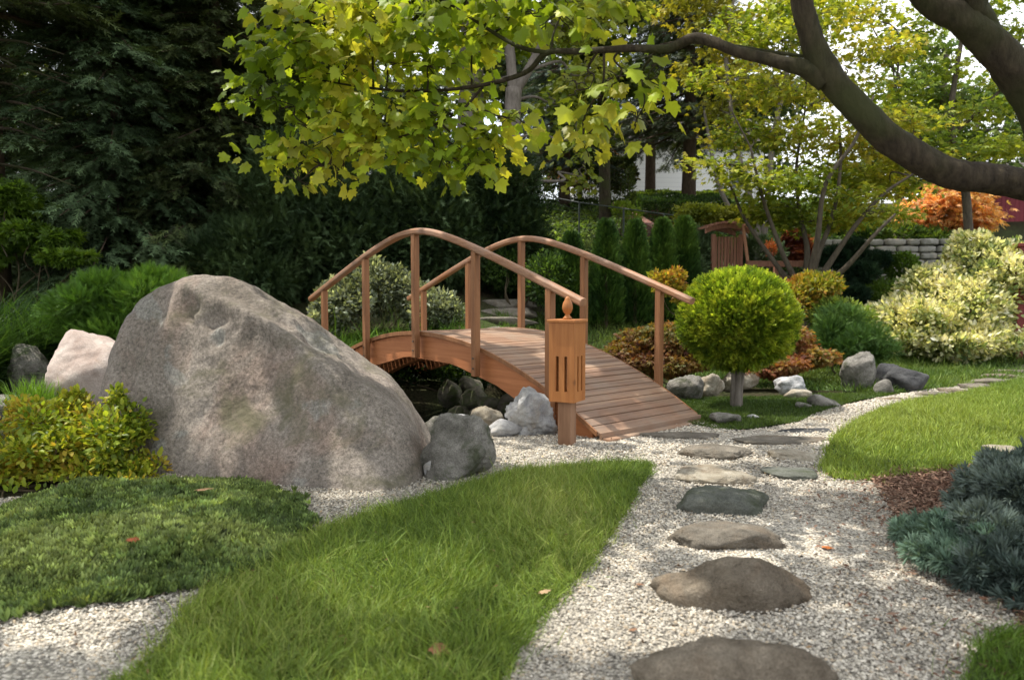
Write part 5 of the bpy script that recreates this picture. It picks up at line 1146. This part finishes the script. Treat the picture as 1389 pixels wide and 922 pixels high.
# multi stemmed japanese maple
b_ = at(1092, 14.0); Ym = 14.0
def st(*pts): return [P(px, py, Y) for px, py, Y in pts]
stems = [[b_] + st((1085, 395, 14), (1062, 345, 13.9), (1035, 270, 13.8), (1018, 200, 13.7)), [b_] + st((1098, 390, 14), (1110, 345, 14), (1130, 290, 14), (1140, 225, 14), (1138, 160, 14)),
         [b_] + st((1100, 400, 13.9), (1130, 350, 13.8), (1165, 300, 13.6), (1200, 262, 13.5), (1240, 235, 13.4)), [b_] + st((1090, 395, 14.1), (1095, 340, 14.3), (1085, 290, 14.4), (1080, 230, 14.5), (1092, 150, 14.6)),
         [b_] + st((1082, 400, 14), (1050, 355, 14.2), (1012, 300, 14.4), (990, 250, 14.5)), [b_] + st((1103, 405, 13.8), (1150, 360, 13.2), (1185, 320, 12.9), (1215, 290, 12.8)), [b_] + st((1094, 395, 13.9), (1108, 330, 13.6), (1120, 250, 13.4), (1160, 190, 13.3), (1185, 130, 13.3))]
pads = []
for px, py, rx__, ry__ in ((1010, 180, 62, 26), (975, 225, 45, 18), (1045, 245, 70, 24), (1100, 185, 78, 28), (1135, 235, 85, 22), (1195, 255, 78, 20), (1235, 222, 58, 18), (1038, 292, 38, 14), (1070, 125, 62, 26), (1150, 120, 62, 28), (985, 110, 52, 24), (1235, 165, 50, 20), (1175, 70, 60, 26), (1060, 55, 60, 26), (1105, 300, 60, 16), (1205, 290, 48, 12), (1060, 280, 50, 16), (1165, 200, 60, 20), (1110, 20, 80, 26), (1000, 40, 50, 24), (1145, 268, 50, 14)):
    Y = Ym + rng.uniform(-.3, 1.5); pads.append((P(px, py, Y), (rx__ * .0145, rx__ * .0130, ry__ * .0120)))
tree('japanese_maple', 'multi stemmed maple with airy yellow green leaves behind the round tree', 'maple', b_, stems, [[.08, .066, .045, .032, .02]] * 7, pads, 12000, MS_, .095, [(.10, .16, .016), (.20, .26, .028), (.34, .38, .05), (.42, .37, .06)], BARK_MAPLE, lo=.1, droop=.2, limb_r=.018, twigs=7, f=.8)
b_ = at(1030, 18.0)
tree('thin_maple', 'slender maple with bare grey stems left of the multi stemmed maple', 'maple', b_, [[b_] + st((1025, 300, 18), (1000, 200, 18), (985, 80, 18), (1000, -30, 18)), [b_] + st((1040, 280, 18), (1050, 180, 18), (1075, 60, 18), (1070, -20, 18)), [b_] + st((1010, 320, 18), (975, 250, 18), (955, 150, 18))], [[.10, .08, .06, .05, .03]] * 3,
     [(P(px, py, 18.2), (a, a, c)) for px, py, a, c in ((1000, 60, 1.1, .4), (960, 20, 1.0, .4), (1060, 10, 1.2, .4), (975, 150, .7, .3), (940, 100, .6, .3), (1030, 120, .8, .3), (1090, 80, .7, .3), (940, -20, 1.2, .5))], 2800, MS_, .13, [(.15, .17, .02), (.24, .24, .03), (.38, .33, .04)], BARK_GREY, limb_r=.03)
# trees on the right
b_ = at(1300, 22.0)
tree('green_tree', 'airy green tree behind the mossy hanging limb', 'tree', b_, [[b_] + st((1292, 220, 22), (1280, 140, 22), (1285, 60, 22)), [P(1292, 230, 22)] + st((1330, 160, 22), (1350, 90, 22))], [[.16, .13, .10, .06], [.09, .06, .03]],
     [(P(px, py, Y), (a, a, c)) for px, py, Y, a, c in ((1240, 110, 21.5, 1.0, .4), (1290, 190, 21.6, 1.3, .4), (1350, 200, 21.4, 1.2, .45), (1300, 130, 22, 1.4, .45), (1370, 130, 22, 1.2, .5), (1250, 160, 22.3, 1.1, .4), (1400, 180, 22, 1.2, .5), (1330, 235, 21.8, 1.1, .3), (1265, 65, 22, .9, .35))], 4600, MS_, .16, [(.08, .15, .03), (.12, .19, .04), (.22, .26, .05)], BARK_GREY, limb_r=.05)
b_ = at(1315, 17.0)
tree('airy_maple', 'airy yellow green maple filling the sky behind the two mossy limbs', 'maple', b_, [[b_] + st((1310, 260, 17), (1290, 170, 17), (1300, 80, 17), (1320, -20, 17)), [P(1308, 250, 17)] + st((1250, 190, 17), (1215, 130, 17)), [P(1295, 180, 17)] + st((1350, 130, 17), (1390, 70, 17))], [[.11, .09, .07, .05, .03], [.05, .04, .02], [.05, .035, .02]],
     [(P(px, py, Y), (a, a, c)) for px, py, Y, a, c in ((1200, 70, 17, .7, .2), (1240, 40, 17, .7, .2), (1225, 125, 16.8, .7, .2), (1280, 95, 17.2, .8, .22), (1330, 150, 16.8, .8, .22), (1380, 110, 17, .8, .22), (1385, 40, 17, .7, .2), (1320, 20, 17.3, .7, .2), (1250, 175, 16.7, .8, .2), (1300, 205, 16.6, .8, .2), (1360, 200, 16.7, .8, .2), (1180, 20, 17.2, .8, .2), (1150, -20, 17, .9, .3), (1270, -30, 17, 1.0, .3), (1390, -20, 17, 1, .3))],
     5600, MS_, .11, [(.12, .19, .03), (.22, .30, .04), (.38, .42, .06)], BARK_MAPLE, limb_r=.022, lo=.1, droop=.2)
b_ = at(1255, 30.0)
0 and conifer('blue_spruce', 'soft blue green spruce far behind the mossy hanging limb', 'spruce', b_, 9.0, 3.0, [(.04, .07, .05), (.08, .12, .08), (.13, .18, .12)], 18, 8, .45, z0=.5, dens=.5, droop=.2, tr=.2, seed=34)
b_ = at(1290, 20.8)
tree('orange_maple', 'glowing orange maple beside the red barn', 'maple', b_, [[b_] + st((1285, 300, 20.8), (1270, 280, 20.8)), [b_] + st((1305, 300, 20.8), (1320, 285, 20.8))], [[.07, .05, .03]] * 2,
     [(P(px, py, 20.7), (a, a * .8, c)) for px, py, a, c in ((1270, 278, .8, .22), (1300, 268, .8, .22), (1325, 288, .5, .18), (1250, 295, .5, .14), (1310, 300, .8, .18), (1285, 258, .5, .14))], 3300, MS_, .14, [(.55, .26, .12), (.72, .42, .18), (.80, .58, .22)], BARK_BROWN, limb_r=.025, lo=.1)
# far backdrop trees
r9 = np.random.default_rng(9)
def far_proto(name, label, cols, H, rr, loc):
    b_ = A(*loc); pads = []
    for i in range(16):
        t = r9.random(); a = r9.uniform(0, 6.3); q = rr * (1 - abs(t - .4)) * r9.uniform(.2, .8); pads.append((b_ + A(math.cos(a) * q, math.sin(a) * q, H * (.3 + .65 * t)), (rr * .45, rr * .45, rr * .3)))
    return tree(name, label, 'tree', loc, [[b_, b_ + A(.1, 0, H * .4), b_ + A(0, .2, H * .8)]], [[.3, .24, .08]], pads, 3800, MS_, .36, cols, BARK_GREY, limb_r=.09, twigs=3, group='trees beyond the garden')
FB = {}
for k_, (nm, cols, px, Y, H, rr, lb) in enumerate((('backdrop_tree', [(.05, .09, .03), (.10, .15, .04), (.16, .2, .06)], 1215, 48, 8, 4.2, 'hazy green tree on the skyline right of the blue spruce'), ('backdrop_tree', [(.03, .055, .02), (.06, .09, .03), (.1, .13, .05)], 1010, 46, 10, 4.5, 'darker green skyline tree behind the slender maple'))):
    FB[k_] = far_proto(nm, lb, cols, H, rr, at(px, Y))
fars = [(0, 780, 48, 'skyline tree behind the grey green spruce'), (1, 690, 42, 'skyline tree behind the forked trunk'), (1, 1440, 46, 'skyline tree off to the right behind the barn'), (1, 560, 44, 'skyline tree behind the broad grey trunk'), (0, 440, 40, 'skyline tree behind the dark firs'), (1, 250, 38, 'skyline tree behind the biggest fir'), (0, 60, 38, 'skyline tree glimpsed past the tall pine trunk'), (1, -120, 40, 'skyline tree beyond the far left fir'), (0, 1560, 44, 'skyline tree right of the barn')]
for i, (kk, px, Y, lb) in enumerate(fars):
    c = copy_tree(FB[kk]); c.location = at(px, Y); c.rotation_euler[2] = 1.3 * i + .5; c['label'] = lb; s_ = .85 + .3 * ((i * 37) % 10) / 10; c.scale = (s_, s_, s_)

# ================================================================== overhanging maple with the big mossy limbs
SUN = norm(A(-.38, .13, .92))
HOLES = [((-2.25, 5.4, 1.2), .42), ((-1.75, 5.35, 1.05), .22), ((-4.0, 7.5, .4), .7), ((-.1, 7.9, .75), .45), ((.6, 7.3, .5), .30), ((.95, 6.0, .0), .35), ((1.6, 5.6, 0), .4), ((2.1, 4.7, 0), .38), ((1.4, 4.6, 0), .22), ((.35, 2.75, 0), .35), ((2.35, 7.8, 1.2), 1.0),
         ((3.2, 5.8, 0), .75), ((4.6, 6.8, 0), .9), ((-.55, 3.1, 0), .40), ((.5, 4.6, 0), .5), ((-1.75, 3.8, .1), .28), ((-.9, 4.4, 0), .25), ((-2.8, 4.8, .4), .4), ((1.0, 3.6, 0), .25), ((-1.6, 2.7, 0), .3)]
def sunfilter(pos):  # drops unseen canopy leaves so that chosen spots catch the sun
    keep = np.ones(len(pos), bool)
    for c, r_ in HOLES:
        v = pos - A(*c); t = v @ SUN; d = np.linalg.norm(v - t[:, None] * SUN, axis=1)
        keep &= ~((t > .8) & (d < r_ * (1 + .35 * vnoise(pos, 1.6, 3))))
    return keep
mb0 = A(3.9, 3.3, 0)
T1 = [A(3.9, 3.3, -.1), A(3.85, 3.3, .6), A(3.6, 3.35, 1.15), A(3.1, 3.45, 1.5), P(1389, 250, 3.5), P(1300, 238, 3.5), P(1230, 205, 3.52), P(1170, 155, 3.55), P(1120, 95, 3.6), P(1097, 40, 3.6), P(1085, -20, 3.6), P(1060, -220, 3.7), P(1000, -520, 3.9)]
T2 = [A(3.85, 3.3, .7), A(3.55, 3.4, 1.5), P(1470, 250, 3.6), P(1400, 130, 3.6), P(1345, 62, 3.6), P(1300, 22, 3.6), P(1250, -12, 3.65), P(1150, -160, 3.8), P(1050, -420, 4.2)]
T3 = [P(1350, 70, 3.6), P(1330, 25, 3.6), P(1316, -20, 3.55), P(1290, -250, 3.4), P(1200, -700, 3.2)]
T4 = [P(1120, 112, 3.6), P(1095, 95, 3.61), P(1055, 84, 3.65), P(1000, 70, 3.75), P(945, 52, 3.85), P(905, 66, 3.95), P(850, 66, 4.1), P(790, 70, 4.3), P(742, 72, 4.45), P(710, 100, 4.6), P(640, 118, 4.8), P(560, 124, 5.0), P(490, 118, 5.2), P(430, 108, 5.3)]
T5 = [P(742, 72, 4.45), P(700, 62, 4.5), P(650, 32, 4.6), P(600, 0, 4.7), P(520, -40, 4.8)]
T6 = [P(655, 118, 4.8), P(625, 150, 4.85), P(575, 175, 4.95), P(500, 200, 5.1), P(440, 225, 5.2)]
T7 = [P(948, 54, 3.85), P(990, 62, 3.88), P(1040, 70, 3.8), P(1100, 78, 3.62)]
cr = [[.20, .17, .11, .082, .071, .070, .069, .066, .062, .052, .050, .045, .03], [.13, .11, .10, .088, .080, .068, .066, .05, .03], [.062, .058, .055, .05, .03], [.05, .042, .031, .026, .028, .022, .02, .017, .016, .015, .012, .010, .008, .005], [.013, .012, .010, .008, .005], [.009, .008, .007, .005, .003], [.008, .01, .01, .008]]
pads = []
for px, py, Y, a, c in ((358, 110, 5.3, .17, .10), (385, 70, 5.2, .30, .10), (400, 145, 5.3, .34, .12), (460, 100, 5.2, .36, .12), (450, 55, 5.1, .34, .10), (520, 65, 5.0, .34, .10), (580, 90, 4.9, .30, .10), (440, 190, 5.2, .36, .12), (390, 200, 5.3, .26, .12), (500, 160, 5.1, .34, .12), (565, 165, 5.0, .30, .11), (620, 155, 4.9, .24, .10), (665, 190, 4.9, .24, .09), (640, 222, 4.9, .15, .07), (690, 160, 4.8, .15, .08), (545, 215, 5.1, .28, .08), (600, 215, 5.0, .20, .07),
                        (405, 245, 5.2, .12, .10), (465, 235, 5.2, .14, .09), (500, 20, 5.0, .36, .10), (580, 20, 4.8, .34, .10), (420, 15, 5.1, .30, .10), (640, 60, 4.8, .22, .1), (350, 135, 5.4, .13, .1), (655, 215, 4.9, .12, .08), (675, 20, 4.6, .22, .1)):
    pads.append((P(px, py, Y), (a, a, c * 1.2), 1.0))
for px, py, Y, a, c in ((800, 120, 4.3, .16, .14), (865, 160, 4.2, .12, .09), (880, 110, 4.1, .15, .10), (790, 190, 4.4, .08, .16), (840, 105, 4.2, .1, .07), (760, 20, 4.5, .25, .1), (700, 20, 4.6, .25, .12)):
    pads.append((P(px, py, Y), (a, a, c), .45))
def oh(pos): return sunfilter(pos)
tree('overhanging_maple', 'big maple reaching in from the right with mossy limbs and hanging leaves', 'maple', tuple(mb0), [T1, T2, T3, T4, T5, T6, T7], cr, pads, 2150, T_maple(), .085, [(.11, .18, .014), (.20, .29, .022), (.32, .39, .035), (.44, .43, .06)], BARK_DARK, droop=.9, limb_r=.008, twigs=6, f=1.6, lo=.1, tr_rough=.09)
# unseen high crowns, added to throw dappled shade over path, boulder and lawn
pads = []; r3 = np.random.default_rng(3)
for i in range(17):
    x_ = r3.uniform(-1.5, 4.0); y_ = r3.uniform(1.5, 8.0); pads.append((A(x_, y_, max(5.0, 1.22 + .46 * y_ + .9) + r3.uniform(0, 1.6)), (r3.uniform(.7, 1.2), r3.uniform(.7, 1.2), .28)))
HT = [A(4.9, 1.2, -.1), A(4.8, 1.3, 1.5), A(4.4, 1.7, 3.2), A(3.4, 2.8, 4.8), A(2.0, 4.0, 6.0), A(.8, 4.8, 6.8)]
tree('unseen_shade_tree', 'unseen maple added overhead on the right to shade the path', 'maple', (4.9, 1.2, 0), [HT], [[.2, .15, .12, .08, .05, .03]], pads, 6000, T_maple(), .15, [(.09, .15, .012), (.18, .25, .02)], BARK_DARK, limb_r=.010, extra=sunfilter, lo=.1)
pads = []
for i in range(21):
    x_ = r3.uniform(-7.4, -1.4); y_ = r3.uniform(2.6, 8.6); pads.append((A(x_, y_, max(4.8, 1.22 + .46 * y_ + .9) + r3.uniform(0, 1.5)), (r3.uniform(.7, 1.25), r3.uniform(.7, 1.25), .28)))
HT = [A(-6.2, 3.6, -.1), A(-6.1, 3.6, 2), A(-5.6, 4.0, 4), A(-4.4, 4.8, 5.6), A(-3, 5.4, 6.6)]
tree('unseen_shade_tree', 'unseen maple added overhead on the left to shade the boulder and lawn', 'maple', (-6.2, 3.6, 0), [HT], [[.2, .15, .1, .06, .03]], pads, 12000, T_maple(), .15, [(.09, .15, .012), (.18, .25, .02)], BARK_DARK, limb_r=.010, extra=sunfilter, lo=.1)

# ================================================================== fallen leaves
def fallen(label, px, py, s, col, z=.02, grp=None):
    g = G(px, py); V0, F0 = T_maple(); a = rng.uniform(0, 6.3); ca, sa = math.cos(a), math.sin(a)
    V = V0 * s; V[:, 2] = V[:, 2] * 2 + rng.uniform(0, .1 * s, len(V)) + .25 * s * np.abs(V[:, 0] / s) ; V = V @ np.array([(ca, sa, 0), (-sa, ca, 0), (0, 0, 1)])
    o = mesh_from('fallen_leaf', V, [i for f in F0 for i in f], [3] * len(F0), FLM(col)); o.location = (g[0], g[1], z + float(th(g[0], g[1]))); tag(o, label, 'fallen leaf', grp)
_fl = {}
def FLM(c):
    if c not in _fl: _fl[c] = plain_mat('dry_leaf', c, .7, .2, scale=20, var=.3)
    return _fl[c]
fallen('small orange leaf on the gravel right of the third stepping stone', 1122, 750, .06, (.50, .16, .04), .02)
fallen('curled tan leaf on the ground cover in front of the boulder', 278, 705, .085, (.28, .17, .09), .16)
fallen('reddish dry leaf low on the ground cover mat', 180, 772, .05, (.30, .09, .04), .14)
fallen('pale dry leaf in the lawn near the right lawn edge', 744, 820, .05, (.36, .25, .14), .05)
fallen('long brown dead leaf in the near lawn at the bottom edge', 585, 898, .07, (.26, .12, .06), .05)
fallen('brown leaf beside the front end of the second stepping stone', 868, 800, .035, (.22, .12, .07), .02)
fallen('tiny brown leaf on the gravel left of the nearest stepping stone', 862, 862, .03, (.22, .12, .07), .02)
x, y = poly_points(np.array([(-5, 1.8), (3.2, 1.8), (5.5, 7.6), (-5, 7.6)]), lambda x, y: 26 + 0 * x, 26); k = in_poly(x, y, gravel_poly) | in_poly(x, y, lawnF_poly); x, y = x[k], y[k]; n = len(x)
pos = np.c_[x, y, th(x, y) + .022 + .03 * in_poly(x, y, lawnF_poly)]
tag(scatter('leaf_litter', T_leaf2(), pos, rand_dirs(n) * A(1, 1, .3), A(0, 0, 1) + rng.normal(scale=.6, size=(n, 3)), np.c_[rng.uniform(.008, .02, n), rng.uniform(.012, .035, n), rng.uniform(.01, .03, n)], colvar(pos, [(.06, .035, .02), (.18, .10, .05), (.34, .24, .12)], .3), MULCHC), 'tiny brown leaf scraps and twigs littering gravel and lawn', 'leaf litter', kind='stuff')

# ================================================================== sky, sun, camera
world = bpy.data.worlds.new('World'); scene.world = world; world.use_nodes = True; nt = world.node_tree; nt.nodes.clear()
sky = nt.nodes.new('ShaderNodeTexSky'); sky.sky_type = 'NISHITA'; sky.sun_disc = False
el = math.asin(SUN[2]); az = math.atan2(SUN[0], SUN[1])
sky.sun_elevation = el; sky.sun_rotation = az; sky.air_density = 1.2; sky.dust_density = 3.0; sky.ozone_density = 1.0
bg = nt.nodes.new('ShaderNodeBackground'); bg.inputs['Strength'].default_value = .15; ow = nt.nodes.new('ShaderNodeOutputWorld')
tcw = nt.nodes.new('ShaderNodeTexCoord'); nz = nt.nodes.new('ShaderNodeTexNoise'); nz.inputs['Scale'].default_value = 2.2; nz.inputs['Detail'].default_value = 7
nt.links.new(tcw.outputs['Generated'], nz.inputs[0]); cr_ = ramp(nt, nz.outputs[0], [(.36, .45), (.60, .92)])
nt.links.new(mixc(nt, cr_.outputs[0], sky.outputs[0], (6.3, 6.3, 6.35)), bg.inputs[0]); nt.links.new(bg.outputs[0], ow.inputs[0])
sl = bpy.data.lights.new('sun', 'SUN'); sl.energy = 3.1; sl.angle = R(.55); sl.color = (1.0, .94, .84)
so = bpy.data.objects.new('sun', sl); COL.objects.link(so); so.rotation_euler = Vector(-SUN).to_track_quat('-Z', 'Y').to_euler(); so.location = tuple(SUN * 30)
cd = bpy.data.cameras.new('camera'); cam = bpy.data.objects.new('camera', cd); COL.objects.link(cam)
cam.location = (0, 0, EYE); cam.rotation_euler = (R(90) - PITCH, 0, 0); cd.sensor_width = 36; cd.lens = 36 * 1000 / 1389; cd.clip_end = 2000; cd.clip_start = .05
cd.dof.use_dof = True; cd.dof.focus_distance = 6.5; cd.dof.aperture_fstop = 2.4
scene.camera = cam
vs = scene.view_settings; vs.view_transform = 'Standard'; vs.look = 'None'; vs.exposure = 1.05; vs.gamma = 1; vs.use_curve_mapping = False
scene.render.engine = 'CYCLES'; cy = scene.cycles; cy.max_bounces = 8; cy.diffuse_bounces = 4; cy.transmission_bounces = 4; cy.glossy_bounces = 2; cy.use_denoising = True; cy.sample_clamp_indirect = 6
print('script time', round(time.time() - T0, 1), 'tris', sum(len(o.data.polygons) for o in COL.objects if o.type == 'MESH'))
